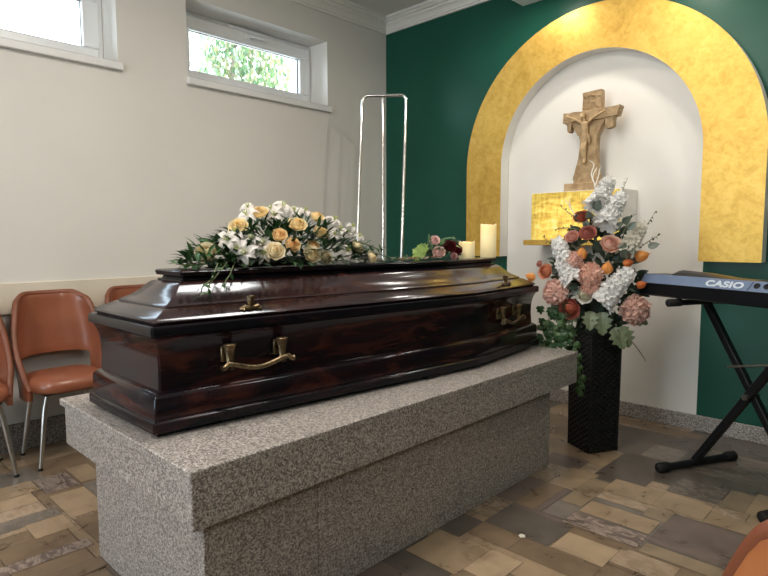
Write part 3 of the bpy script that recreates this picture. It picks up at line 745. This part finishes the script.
for pp in (((640,190),(700,205),(760,222),(800,225)), ((650,170),(700,190),(720,180)), ((640,220),(720,228),(800,232),(850,228))):
    m = MB(); sprig(m, [S(x, y, -1.84) for x, y in pp], rs, .034, .012, (.03,.08,.026), 9); local(m, sp).build('leaf_sprig', M['leaf'], sp)
for pp in (((215,232),(190,262),(160,300),(150,335)), ((240,230),(225,268),(205,300),(215,318)), ((185,235),(165,285),(135,312),(128,345))):
    q = [at(160+x/3.2, 190+y/3.2, X=X) for (x, y), X in zip(pp, (-1.80,-1.745,-1.70,-1.685))]
    m = MB(); sprig(m, q, rs, .026, .013, (.03,.085,.026), 8); local(m, sp).build('leaf_sprig', M['leaf'], sp)
m = MB(); m.bevbox((-2.0,1.10,ZL),(-1.90,1.58,ZL+.03),.012); local(m, sp).build('floral_foam', M['soil'], sp)

# ---- small posy next to the candles
ps = thing('flower_posy', 'small posy of pink and burgundy roses beside the short candle', 'flower arrangement', (-1.80, 2.16, ZL))
def Q(zx, zy, X): return at(400+zx/6.4, 230+zy/6.4, X=X)
for zx, zy, X, r, c in ((248,142,-1.76,.032,((.70,.38,.36),(.88,.66,.62))),(222,68,-1.80,.026,((.74,.42,.42),(.88,.66,.64))),(318,104,-1.78,.034,((.10,.008,.014),(.17,.018,.028))),(362,128,-1.78,.030,((.12,.010,.016),(.15,.016,.024))),(345,166,-1.75,.018,((.55,.26,.26),(.68,.40,.40)))):
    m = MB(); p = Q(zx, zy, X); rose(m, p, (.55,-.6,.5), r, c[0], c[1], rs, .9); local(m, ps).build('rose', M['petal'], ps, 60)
m = MB()
for zx, zy, X, L, W, d in ((160,165,-1.76,.07,.055,(-.5,-.3,.35)),(175,140,-1.79,.07,.05,(-.6,-.1,.4)),(150,172,-1.75,.06,.045,(-.8,-.4,.1))):
    leaf(m, Q(zx, zy, X), d, (.5,-.7,.5), L, W, (.20,.32,.06), 9, .2, 1)
for _ in range(60):
    p = Q(rs.uniform(170,380), rs.uniform(85,185), rs.uniform(-1.83,-1.78)); p.z = max(p.z, ZL+.012)
    leaf(m, p, (rs.gauss(0,.6), rs.gauss(0,.6), rs.uniform(.05,.8)), (.3,-.5,.8), rs.uniform(.035,.06), rs.uniform(.016,.028), rs.choice(DG+[(.10,.16,.06)]))
leaf(m, Q(265,62,-1.80), (.55,.45,.22), (0,-.4,1), .075, .025, (.10,.19,.09)); leaf(m, Q(290,95,-1.80), (.75,.62,.02), (0,-.5,1), .085, .026, (.22,.32,.10))
local(m, ps).build('leaves', M['leaf'], ps)
m = MB()
for k in range(26):
    p = at(412+rs.uniform(-12,28), 259.5, X=-1.765); p.z = ZL+.009; p += V((rs.uniform(-.02,.02), rs.uniform(-.02,.02), 0))
    floret(m, p, (rs.gauss(0,.3), rs.gauss(0,.3), 1), .014, rs.choice([(.40,.30,.20),(.25,.16,.10),(.5,.42,.34),(.12,.16,.07)]), rs, 4, .5)
local(m, ps).build('dried_blossom', M['petal'], ps)

# ---- candles
def candle(label, x, y, r, h):
    t = thing('pillar_candle', label, 'candle', (x, y, ZL), 0, 'candles on the coffin lid')
    m = MB(); n = 40; rg = []
    for rr_, z in ((r*.97,0),(r,.004),(r,h*.5),(r,h*.9),(r*.995,h),(r*.90,h-.001),(r*.86,h-.008),(r*.5,h-.014),(.004,h-.016)):
        rg.append([V((rr_*math.cos(2*PI*k/n), rr_*math.sin(2*PI*k/n), z+(.004*math.sin(3*2*PI*k/n+1)+.002*math.sin(5*2*PI*k/n) if z > h*.95 else 0))) for k in range(n)])
    m.loft(rg); m.build('wax_body', M['wax'], t, 50)
    m = MB(); m.tube([(0,0,h-.016),(.001,.001,h-.006),(.003,0,h+.001)], [.0016,.0014,.001], 6); m.build('wick', M['wick'], t)
pc = at(466.8, 250, X=-1.775); candle('short squat cream candle, left of the two on the coffin lid', pc.x, pc.y, .041, .084)
pc = at(488.3, 240, X=-1.785); candle('tall cream candle at the far end of the coffin lid', pc.x, pc.y, .0425, .176)

# ------------------------------------------------------------------ wicker planter and its bouquet
VA = math.atan2(.085, -.16)            # direction of the left face
VC = V((-1.375, 3.118, 0)); hs = .091; VH = .66
pt = thing('wicker_planter', 'tall black woven square planter standing behind the bier', 'planter', VC, VA)
m = MB()
def weave(side):
    def fn(u, v):
        s = u*2-1; z = v*VH; half = hs*(1+.05*v)
        row = math.floor(v*44); cyc = u*9
        ph = 1 if row % 2 else -1
        frac = v*44-row
        d = .0035*math.sin(PI*frac)**.5 + .003*ph*math.sin(cyc*PI)*math.sin(PI*frac)
        edge = min(1, (1-abs(s))*12); d = d*edge+.001
        p = V((s*half, -(half+d), z))
        return Matrix.Rotation(side*PI/2, 3, 'Z') @ p
    return fn
for s in range(4): m.grid(weave(s), 54, 176)
m.build('woven_body', M['wicker'], pt, 179)
m = MB()
for sx, sy in ((1,1),(1,-1),(-1,1),(-1,-1)): m.tube([(sx*hs,sy*hs,.002),(sx*hs*1.05,sy*hs*1.05,VH)], .0055, 8)
m.build('corner_stakes', M['wicker'], pt, 60)
m = MB(); k = hs*1.05
m.tube([(k,k,VH),(-k,k,VH),(-k,-k,VH),(k,-k,VH),(k,k,VH)], .009, 8); m.build('rim', M['wicker'], pt, 60)

bq = thing('flower_bouquet', 'tall bouquet of white, pink and orange flowers in the black planter', 'flower arrangement', (VC.x, VC.y, VH-.05))
BD = (V((VC.x, VC.y, 0))-V((0,0,0))).length
TOC = V((-VC.x, -VC.y, 0)).normalized()      # from the bouquet towards the room
SIDE = V((TOC.y, -TOC.x, 0))*-1
BC = V((VC.x, VC.y, .98))
def Bq(zx, zy, off=None):
    px, py = 520+zx/3.2, 170+zy/3.2
    d = ray(px, py); n = TOC
    if off is None:
        u = (px-597)/70; w = (py-275)/100; off = .19*math.sqrt(max(0, 1-min(1, u*u+w*w)))
    P0 = V((VC.x, VC.y, 0))+n*off
    t = ((P0-CAM).dot(n))/d.dot(n)
    return CAM+d*t
def bout(p):
    d = V((p.x-VC.x, p.y-VC.y, (p.z-.90)*.8)); return (d.normalized()*.8+TOC*.7+V((0,0,.2))).normalized()
def part(name, fn, mat=M['petal'], sm_=60):
    m = MB(); fn(m); return local(m, bq).build(name, mat, bq, sm_)
W1 = (.93,.93,.92); 
for a, b, R, n_ in (((240,118),(290,30),.046,70),((270,175),(325,82),.052,85),((172,355),(118,225),.055,95),((258,420),(352,325),.062,105),((335,262),(392,178),.036,55)):
    col = W1 if a[0] != 335 else (.80,.77,.68)
    part('blossom_spike', lambda m: spike(m, Bq(*a), Bq(*b), R*1.12, col, rs, n_, .030), sm_=None)
for zx, zy, r, ci, co_ in ((197,150,.043,(.32,.06,.03),(.46,.12,.07)),(217,202,.046,(.42,.12,.09),(.58,.22,.18)),(290,236,.052,(.74,.38,.29),(.88,.60,.50)),(166,213,.038,(.70,.32,.24),(.80,.45,.37)),(82,325,.044,(.66,.20,.09),(.80,.38,.24)),(159,444,.058,(.66,.20,.09),(.44,.13,.10)),(207,400,.046,(.80,.80,.52),(.93,.93,.88)),(62,300,.020,(.5,.2,.16),(.6,.3,.26))):
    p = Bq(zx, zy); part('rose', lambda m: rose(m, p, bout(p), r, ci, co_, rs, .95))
for zx, zy, R, c, n_ in ((222,335,.058,(.80,.53,.43),80),(225,372,.045,(.78,.50,.41),50),(115,392,.060,(.80,.55,.48),80),(172,288,.042,(.76,.50,.42),45),(368,448,.066,(.68,.46,.39),85)):
    p = Bq(zx, zy); part('carnation', lambda m: ball(m, p, bout(p), R, c, rs, n_, .42, .45, 4), sm_=None)
O1, O2 = (.86,.33,.07), (.92,.50,.17); R1, R2 = (.66,.14,.04), (.76,.28,.08)
for zx, zy, r, c, dv in ((198,262,.030,(O1,O2),(0,0,1)),(280,308,.031,(O1,O2),(.1,0,1)),(395,273,.033,(O1,O2),None),(350,296,.024,(R1,R2),None),(30,341,.026,(O1,O2),None),(392,366,.023,(R1,R2),None)):
    p = Bq(zx, zy)
    if dv is None:
        d = SIDE*(1 if zx > 200 else -1)*1.0+V((0,0,.35)); 
    else: d = V(dv)+TOC*.35
    part('tulip', lambda m: tulip(m, p, d, r, c[0], c[1], rs))
def mass(m):
    for _ in range(520):
        u = rs.uniform(-1,1); w = rs.uniform(-1,1)
        if u*u+w*w > 1: continue
        off = .15*math.sqrt(1-u*u-w*w)*rs.uniform(-.6,.9)
        p = V((VC.x, VC.y, .94))+SIDE*u*.21+V((0,0,w*.30))+TOC*off
        d = SIDE*u+V((0,0,w*.6+.2))+TOC*.5+V((rs.gauss(0,.4), rs.gauss(0,.4), rs.gauss(0,.4)))
        leaf(m, p, d, TOC+V((0,0,.5)), rs.uniform(.05,.085), rs.uniform(.025,.042), rs.choice([(.030,.055,.040),(.05,.085,.06),(.022,.045,.030),(.085,.115,.095),(.035,.06,.028)]))
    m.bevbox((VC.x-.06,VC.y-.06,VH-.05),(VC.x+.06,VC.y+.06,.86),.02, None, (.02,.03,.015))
part('foliage', mass, M['leaf'], None)['kind'] = 'stuff'
def ivy(m):
    for _ in range(80):
        t = rs.random(); zx = rs.uniform(60,165) - 10*t; zy = 425+t*150
        p = Bq(zx, zy, .10+.06*rs.random()); 
        ivy_leaf(m, p, V((rs.gauss(0,.5), rs.gauss(0,.3), -1)), TOC+V((rs.gauss(0,.35), rs.gauss(0,.35), .3)), rs.uniform(.035,.055), rs.choice([(.05,.115,.045),(.07,.15,.06),(.035,.085,.035),(.12,.20,.09)]))
    for x0 in (85,115,150): m.tube([Bq(150,400,.08), Bq(x0+10,450,.12), Bq(x0,575,.11)], .0025, 5, (.06,.09,.03))
part('ivy', ivy, M['leaf'], None)
def trail(m):
    pts = [Bq(150,470,.14), Bq(178,560,.135), Bq(186,620,.135), Bq(196,672,.135), Bq(190,712,.135)]
    m.tube(pts, .002, 5, (.08,.11,.04))
    for k in range(14):
        t = k/13*4; i = min(int(t), 3); p = pts[i].lerp(pts[i+1], t-i)
        ivy_leaf(m, p, SIDE*(1 if k % 2 else -1)*.7+V((0,0,-.7)), TOC+V((0,0,.3)), rs.uniform(.03,.045), (.045,.10,.03))
part('trailing_ivy', trail, M['leaf'], None)
def broad(m):
    for zx, zy, d, L, W in ((225,452,(0,0,-.5),.10,.07),(260,455,(.1,0,-.9),.12,.085),(300,505,(.4,.2,-.8),.12,.08),(325,500,(.3,.3,-.95),.12,.075),(190,460,(-.6,0,-.3),.09,.06),(345,470,(.6,.6,-.2),.11,.055)):
        leaf(m, Bq(zx, zy, .15), V(d)+TOC*.25, TOC+V((0,0,.4)), L, W, (.17,.21,.12), 8, .3, 1)
part('broad_leaves', broad, M['leaf'], None)
for zx, zy in ((235,125),(225,155),(250,130),(330,170),(345,235),(300,190),(410,245),(160,395),(185,370),(130,395),(330,280),(345,250),(190,385),(345,190),(320,265),(255,262),(180,165)):
    p = Bq(zx, zy); part('eucalyptus_leaf', lambda m: leaf(m, p, bout(p)+V((rs.gauss(0,.6), rs.gauss(0,.6), rs.gauss(0,.6))), TOC, rs.uniform(.05,.07), rs.uniform(.035,.05), rs.choice([(.20,.25,.21),(.14,.18,.14),(.05,.08,.055),(.26,.30,.26)])), M['leaf'], None)
for pp in (((200,170),(160,140),(132,118)), ((190,190),(150,185),(112,190)), ((310,95),(330,60),(345,25)), ((330,200),(345,170),(362,145)), ((370,230),(410,170),(436,128)), ((380,250),(420,222),(450,206)), ((130,260),(100,240),(75,215))):
    part('bud_sprig', lambda m: sprig(m, [Bq(*q) for q in pp], rs, .018, .010, (.05,.085,.03), 9, (.16,.19,.08)), M['leaf'], None)
part('bare_twig', lambda m: m.tube([Bq(*q) for q in ((325,505),(350,540),(372,565),(395,598),(402,612))], [.003,.0028,.0025,.002,.001], 6, (.05,.035,.025), soft=2), M['leaf'])
part('white_twig', lambda m: [m.tube([Bq(*q) for q in pp], [.004,.0035,.003,.002], 6, (.90,.88,.84), soft=2) for pp in (((246,90),(240,50),(230,22),(246,-8)), ((236,38),(226,12),(240,-20),(222,-30)), ((240,50),(252,20),(255,-5),(262,-14)))])
part('white_sprig', lambda m: [m.tube([Bq(*q) for q in pp], [.003,.0025,.002], 6, (.78,.76,.70)) for pp in (((190,170),(165,125),(145,96)), ((165,125),(158,105),(160,92)))])

# fallen petal
m = MB(); p = at(522, 536.5, Z=.0035)
m.grid(lambda u, v: V((p.x+(u-.5)*.03*math.sin(PI*(v*.8+.1)), p.y+(v-.5)*.022, .003+.004*abs(u-.5)+.004*v*v)), 4, 4, (.80,.74,.66))
o = m.build('fallen_petal', M['petal'], None, 60); tag(o, 'small white petal lying on the stone floor near the bier', 'petal')

# ------------------------------------------------------------------ keyboard and stand
KR = math.atan2(-.445, .895)
KC = V((-.86, 3.22, 0))
ks = thing('keyboard_stand', 'black metal X-frame stand under the electronic keyboard', 'keyboard stand', KC, KR)
def bar(a, b, w=.017, name='leg', mat=M['blackmetal'], parent=ks):
    m = MB(); a, b = V(a), V(b); d = (b-a).normalized(); T = Matrix.Translation(a) @ frame_to(d, V((0,1,0)))
    m.bevbox((-w,-w,0),(w,w,(b-a).length), .004, T); return m.build(name, mat, parent)
SPN = .55
bar((0,-.018,.03),(SPN,-.018,.845)); bar((SPN,.018,.03),(0,.018,.845))
for x in (0, SPN):
    m = MB(); m.tube([(x,-.235,.022),(x,.235,.022)], .019, 12); f = m.build('foot_bar', M['blackmetal'], ks, 60)
    for s in (-1, 1):
        m = MB(); m.tube([(x,s*.19,.024),(x,s*.205,.024),(x,s*.255,.024),(x,s*.262,.024)], [.021,.025,.025,.018], 12); m.build('end_cap', M['rubber'], f, 60)
    ya = -.215 if x == 0 else -.12
    m = MB(); m.tube([(x,ya,.855),(x,.17,.855)], .014, 10); f = m.build('support_arm', M['blackmetal'], ks, 60)
    for s in (-1, 1):
        m = MB(); y = ya+.015 if s < 0 else .155
        m.tube([(x,y-.04,.857),(x,y-.035,.857),(x,y+.04,.857)], [.014,.0195,.0195], 12); m.build('rubber_pad', M['rubber'], f, 60)
m = MB(); m.tube([(.275,-.045,.4375),(.275,.045,.4375)], .014, 12); m.build('pivot_bolt', M['steel'], ks, 60)
m = MB(); m.tube([(.185,-.044,.565),(.40,-.044,.615)], .005, 8); m.build('locking_rod', M['steel'], ks, 60)

KX0, KX1, KZ = -.24, .76, .878
kb = thing('electronic_keyboard', 'black electronic keyboard on an X-stand, seen from behind', 'keyboard', KC, KR+.06)
prof = [(-.185,KZ),(-.198,KZ+.008),(-.202,KZ+.066),(-.172,KZ+.110),(-.02,KZ+.108),(.0,KZ+.068),(.135,KZ+.056),(.140,KZ+.008),(.13,KZ)]
m = MB(); rg = []
for x, k in ((KX0+.012,.93),(KX0+.004,.98),(KX0+.016,1),(KX1-.016,1),(KX1-.004,.98),(KX1-.012,.93)):
    rg.append([V((x - (.03 if (x < 0 and False) else 0), -.03+(y+.03)*k, KZ+.045+(z-KZ-.045)*k)) for y, z in prof])
m.loft(rg); body = m.build('case', M['black'], kb, 25)
# sloping rear panel
A, B = V((0,-.2022,KZ+.0665)), V((0,-.1724,KZ+.1105))
sl = (B-A).normalized(); nr = V((0,-sl.z,sl.y))
m = MB()
m.poly([V((KX0+.02,0,0))+A+nr*.0012, V((KX1-.02,0,0))+A+nr*.0012, V((KX1-.02,0,0))+B+nr*.0012, V((KX0+.02,0,0))+B+nr*.0012])
m.build('rear_panel', M['panel'], kb)
m = MB(); rg = []
for x, k in ((-.085,.15),(-.07,.8),(-.04,1),(.10,.75),(.22,.3),(.30,.05)):
    rg.append([V((x, y, KZ+.106+z*k)) for y, z in ((-.155,0),(-.135,.018),(-.11,.030),(-.06,.026),(-.03,.004),(-.03,0))])
m.loft(rg); m.build('speaker_hump', M['black'], kb, 40)
# lettering on the rear panel
cu = bpy.data.curves.new('lettering', 'FONT'); cu.body = 'CASIO'; cu.size = .062; cu.offset = .0026; cu.extrude = .0006; cu.space_character = 1.05
tmp = bpy.data.objects.new('tmp', cu); COL.objects.link(tmp)
bpy.context.view_layer.update()
me = bpy.data.meshes.new_from_object(tmp.evaluated_get(bpy.context.evaluated_depsgraph_get()))
bpy.data.objects.remove(tmp)
xs = [v.co.x for v in me.vertices]; ys = [v.co.y for v in me.vertices]
LX0, LX1 = .15, .335
hh = (B-A).length
for v in me.vertices:
    x = LX0+(v.co.x-min(xs))/(max(xs)-min(xs))*(LX1-LX0); q = .16*hh+(v.co.y-min(ys))/(max(ys)-min(ys))*hh*.62
    v.co = V((x,0,0))+A+sl*q+nr*(.0025+v.co.z)
me.materials.append(M['logo']); lo = bpy.data.objects.new('lettering', me); COL.objects.link(lo); lo.parent = kb
m = MB()
T0 = Matrix(((1,0,0,0),(0,sl.y,nr.y,0),(0,sl.z,nr.z,0),(0,0,0,1)))
m.prism([(.356,.004),(.359,.004),(.371,hh-.004),(.368,hh-.004)], .0015, .0022, Matrix.Translation(A) @ T0)
m.build('divider_line', M['rubber'], kb)
for x in (.392, .434, .476):
    m = MB(); T = Matrix.Translation(V((x,0,0))+A+sl*hh*.55) @ T0
    m.lathe([(.010,.001),(.0135,.002),(.0135,.004),(.0075,.004),(.0070,.0015),(.001,.0015)], 20, T); m.build('jack_socket', M['rubber'], kb, 40)
m = MB(); x = KX0+.04
for k in range(45):
    m.bevbox((x,.005,KZ+.055),(x+.0185,.138,KZ+.0745), .0015); x += .0195
kk = m.build('white_keys', M['keywhite'], kb)
m = MB(); x = KX0+.04
for k in range(44):
    if k % 7 in (0,1,3,4,5): m.bevbox((x+.0135,.005,KZ+.074),(x+.0245,.09,KZ+.086), .0015)
    x += .0195
m.build('black_keys', M['black'], kb)

# ------------------------------------------------------------------ chairs
def make_chair(label, group, loc, rz, lm=None):
    t = thing('leather_chair', label, 'chair', loc, rz, group)
    def ss(a, b, x): 
        q = max(0, min(1, (x-a)/(b-a))); return q*q*(3-2*q)
    def shell(u, v):
        th = (u*2-1)*112; a = abs(th)
        top = .875-.035*ss(28,62,a)-.45*ss(58,112,a)
        low = .535+.008*math.cos(math.radians(th*2))-.185*ss(54,70,a)
        z = low+(top-low)*v
        hw = .214-.020*ss(.62,.88,z)-.020*ss(.58,.38,z); bk = .165+.055*ss(.40,.90,z)
        q = math.radians(th)
        s_, c_ = math.sin(q), math.cos(q)
        ex = .72
        y = hw*math.copysign(abs(s_)**ex, s_); x = -bk*math.copysign(abs(c_)**ex, c_)
        if c_ < 0: x = min(x, .17)
        return V((x, y, z))
    m = MB(); m.grid(shell, 44, 8)
    o = m.build('backrest', M['leather'], t, 179)
    sd = o.modifiers.new('thick', 'SOLIDIFY'); sd.thickness = .026; sd.offset = 0
    if lm: o.data.materials[0] = M[lm]
    bv = o.modifiers.new('round', 'BEVEL'); bv.width = .008; bv.segments = 2; bv.limit_method = 'ANGLE'; bv.angle_limit = math.radians(50)
    m = MB()
    m.tube([shell(k/60, 1) for k in range(61)], .0155, 8); m.build('piping', M['piping'], o, 179)
    m = MB(); n = 40; rg = []
    for k, z in ((.80,.385),(.95,.388),(1.0,.400),(1.0,.425),(.96,.445),(.85,.458),(.6,.466),(.3,.469),(.02,.470)):
        ring = []
        for i in range(n):
            q = 2*PI*i/n; c_, s_ = math.cos(q), math.sin(q)
            ring.append(V((.012+.195*k*math.copysign(abs(c_)**.62, c_), .190*k*math.copysign(abs(s_)**.62, s_)*(1-.06*c_), z)))
        rg.append(ring)
    m.loft(rg); st = m.build('seat', M['leather'], t, 60)
    m = MB(); m.bevbox((-.13,-.14,.372),(.14,.14,.386),.004); m.build('seat_board', M['rubber'], t)
    for sx, sy in ((1,1),(1,-1),(-1,1),(-1,-1)):
        m = MB()
        m.tube([(sx*.11+.01,sy*.12,.375),(sx*.128+.01,sy*.140,.30),(sx*.155+.005,sy*.178,.012)], [.0145,.014,.0095], 12)
        lg = m.build('leg', M['steel'], t, 60)
        m = MB(); m.tube([(sx*.155+.005,sy*.178,.013),(sx*.156+.005,sy*.179,0)], .0115, 10); m.build('foot_tip', M['rubber'], lg, 60)
    return t
G = 'brown leather chairs'
make_chair('brown leather chair by the wall, cut off by the left edge of the photo', G, (-3.41, .565, 0), 0)
make_chair('brown leather chair by the wall, middle of the three left of the coffin', G, (-3.41, 1.028, 0), 0)
make_chair('brown leather chair by the wall, mostly hidden behind the coffin end', G, (-3.41, 1.50, 0), 0)
make_chair('lamplit brown leather chair in the right foreground, only its curved back top showing', G, (-.036, .985, 0), math.radians(120), 'tan')

# ------------------------------------------------------------------ chrome folding frame in the corner
fr_ = thing('screen_frame', 'tall bare chrome tube frame standing in the corner behind the coffin', 'frame', (-3.15, 3.2, 0))
TL, TR = at(362.5,96,D=4.5), at(406.5,95,D=4.5); BL, BR_ = at(357,250,D=4.5), at(401.5,258,D=4.5)
def down(T_, B_): return T_+(B_-T_)*(T_.z-.012)/(T_.z-B_.z)
FL, FR = down(TL, BL), down(TR, BR_)
m = MB(); pts = [FL, TL+(FL-TL)*.05]
for k in range(1, 8):
    a = k/8*PI/2; pts.append(TL+(TR-TL).normalized()*.045*(1-math.cos(a))+(FL-TL).normalized()*.045*(1-math.sin(a)))
for k in range(1, 8):
    a = k/8*PI/2; pts.append(TR+(TL-TR).normalized()*.045*(1-math.sin(a))+(FR-TR).normalized()*.045*(1-math.cos(a)))
pts += [TR+(FR-TR)*.05, FR]
m.tube(pts, .0125, 12); local(m, fr_).build('tube_loop', M['chrome'], fr_, 60)
mt = at(383,97.5,D=4.51); mbm = at(383,255,D=4.51); m = MB(); m.tube([mt, down(mt, mbm)], .0105, 12); local(m, fr_).build('middle_post', M['chrome'], fr_, 60)
m = MB(); m.tube([FL+V((0,0,.12)), FR+V((0,0,.12))], .010, 10); local(m, fr_).build('lower_rail', M['chrome'], fr_, 60)
for p in (FL, FR, down(mt, mbm)):
    m = MB(); m.lathe([(.016,-.012),(.018,0),(.015,.02)], 12, Matrix.Translation(p)); local(m, fr_).build('rubber_foot', M['rubber'], fr_, 60)

# switch at the right end of the arch
p = at(770, 203, Y=YB); m = MB(); m.bevbox((p.x-.038,YB-.012,p.z-.04),(p.x+.042,YB-.001,p.z+.04),.004); o = m.build('wall_switch', M['switch'])
m = MB(); m.bevbox((p.x-.022,YB-.018,p.z-.026),(p.x+.026,YB-.010,p.z+.026),.003); m.build('rocker', M['switch'], o)
tag(o, 'white wall switch on the green wall right of the gold arch', 'switch')

# ------------------------------------------------------------------ light
w = bpy.data.worlds.new('sky'); sc.world = w; w.use_nodes = True
bg = w.node_tree.nodes['Background']; bg.inputs[0].default_value = (.76,.88,1.0,1); bg.inputs[1].default_value = 9.0
def area(name, loc, target, sx, sy, e, col):
    l = bpy.data.lights.new(name, 'AREA'); l.shape = 'RECTANGLE'; l.size = sx; l.size_y = sy; l.energy = e; l.color = col
    o = bpy.data.objects.new(name, l); COL.objects.link(o); o.location = loc
    o.rotation_euler = (V(target)-V(loc)).to_track_quat('-Z', 'Y').to_euler(); return o
for a, b in wins:
    o = area('window_portal', (XL-WT-.06, (a+b)/2, (WZ0+WZ1)/2), (0, (a+b)/2, (WZ0+WZ1)/2), b-a, WZ1-WZ0, 1, (1,1,1)); o.data.cycles.is_portal = True
o = area('window_portal', (-1.9, YF-.06, 1.5), (-1.9, 0, 1.5), 2.0, 2.0, 1, (1,1,1)); o.data.cycles.is_portal = True
WARM = (1,.90,.78)
area('ceiling_lamp', (-1.7, 1.3, 3.03), (-1.7, 1.3, 0), .7, .7, 38, WARM)
area('ceiling_lamp', (-1.9, -1.6, 3.03), (-1.9, -1.6, 0), .9, .5, 30, (1,.93,.84))
for x in (-2.05, -1.2):
    area('spot_lamp', (x, 3.38, 2.825), (x, 3.42, 0), .09, .09, 5.2, WARM)
def add_fill(loc, e, col, r=.28):  # added fill light without a fixture, lifts the ceiling and dark sides
    l = bpy.data.lights.new('fill_light', 'POINT'); l.energy = e; l.color = col; l.shadow_soft_size = r
    o = bpy.data.objects.new('fill_light', l); COL.objects.link(o); o.location = loc
add_fill((-1.5, -1.4, 2.3), 62, (1,.96,.90)); add_fill((1.1, .6, 2.35), 52, (1,.94,.86))
area('spot_lamp', (-.35, 3.1, 2.825), (-.35, 3.1, 0), .1, .1, 8, WARM)
sn = bpy.data.lights.new('sun', 'SUN'); sn.energy = 5; sn.angle = .01; sn.color = (1,.95,.85); o = bpy.data.objects.new('sun', sn); COL.objects.link(o)
o.rotation_euler = (V((-.75,.35,-1))).to_track_quat('-Z', 'Y').to_euler()

sc.view_settings.view_transform = 'Standard'; sc.view_settings.look = 'None'
sc.view_settings.exposure = 0.13
sc.cycles.use_denoising = True
sc.cycles.max_bounces = 8; sc.cycles.caustics_reflective = False; sc.cycles.sample_clamp_indirect = 6
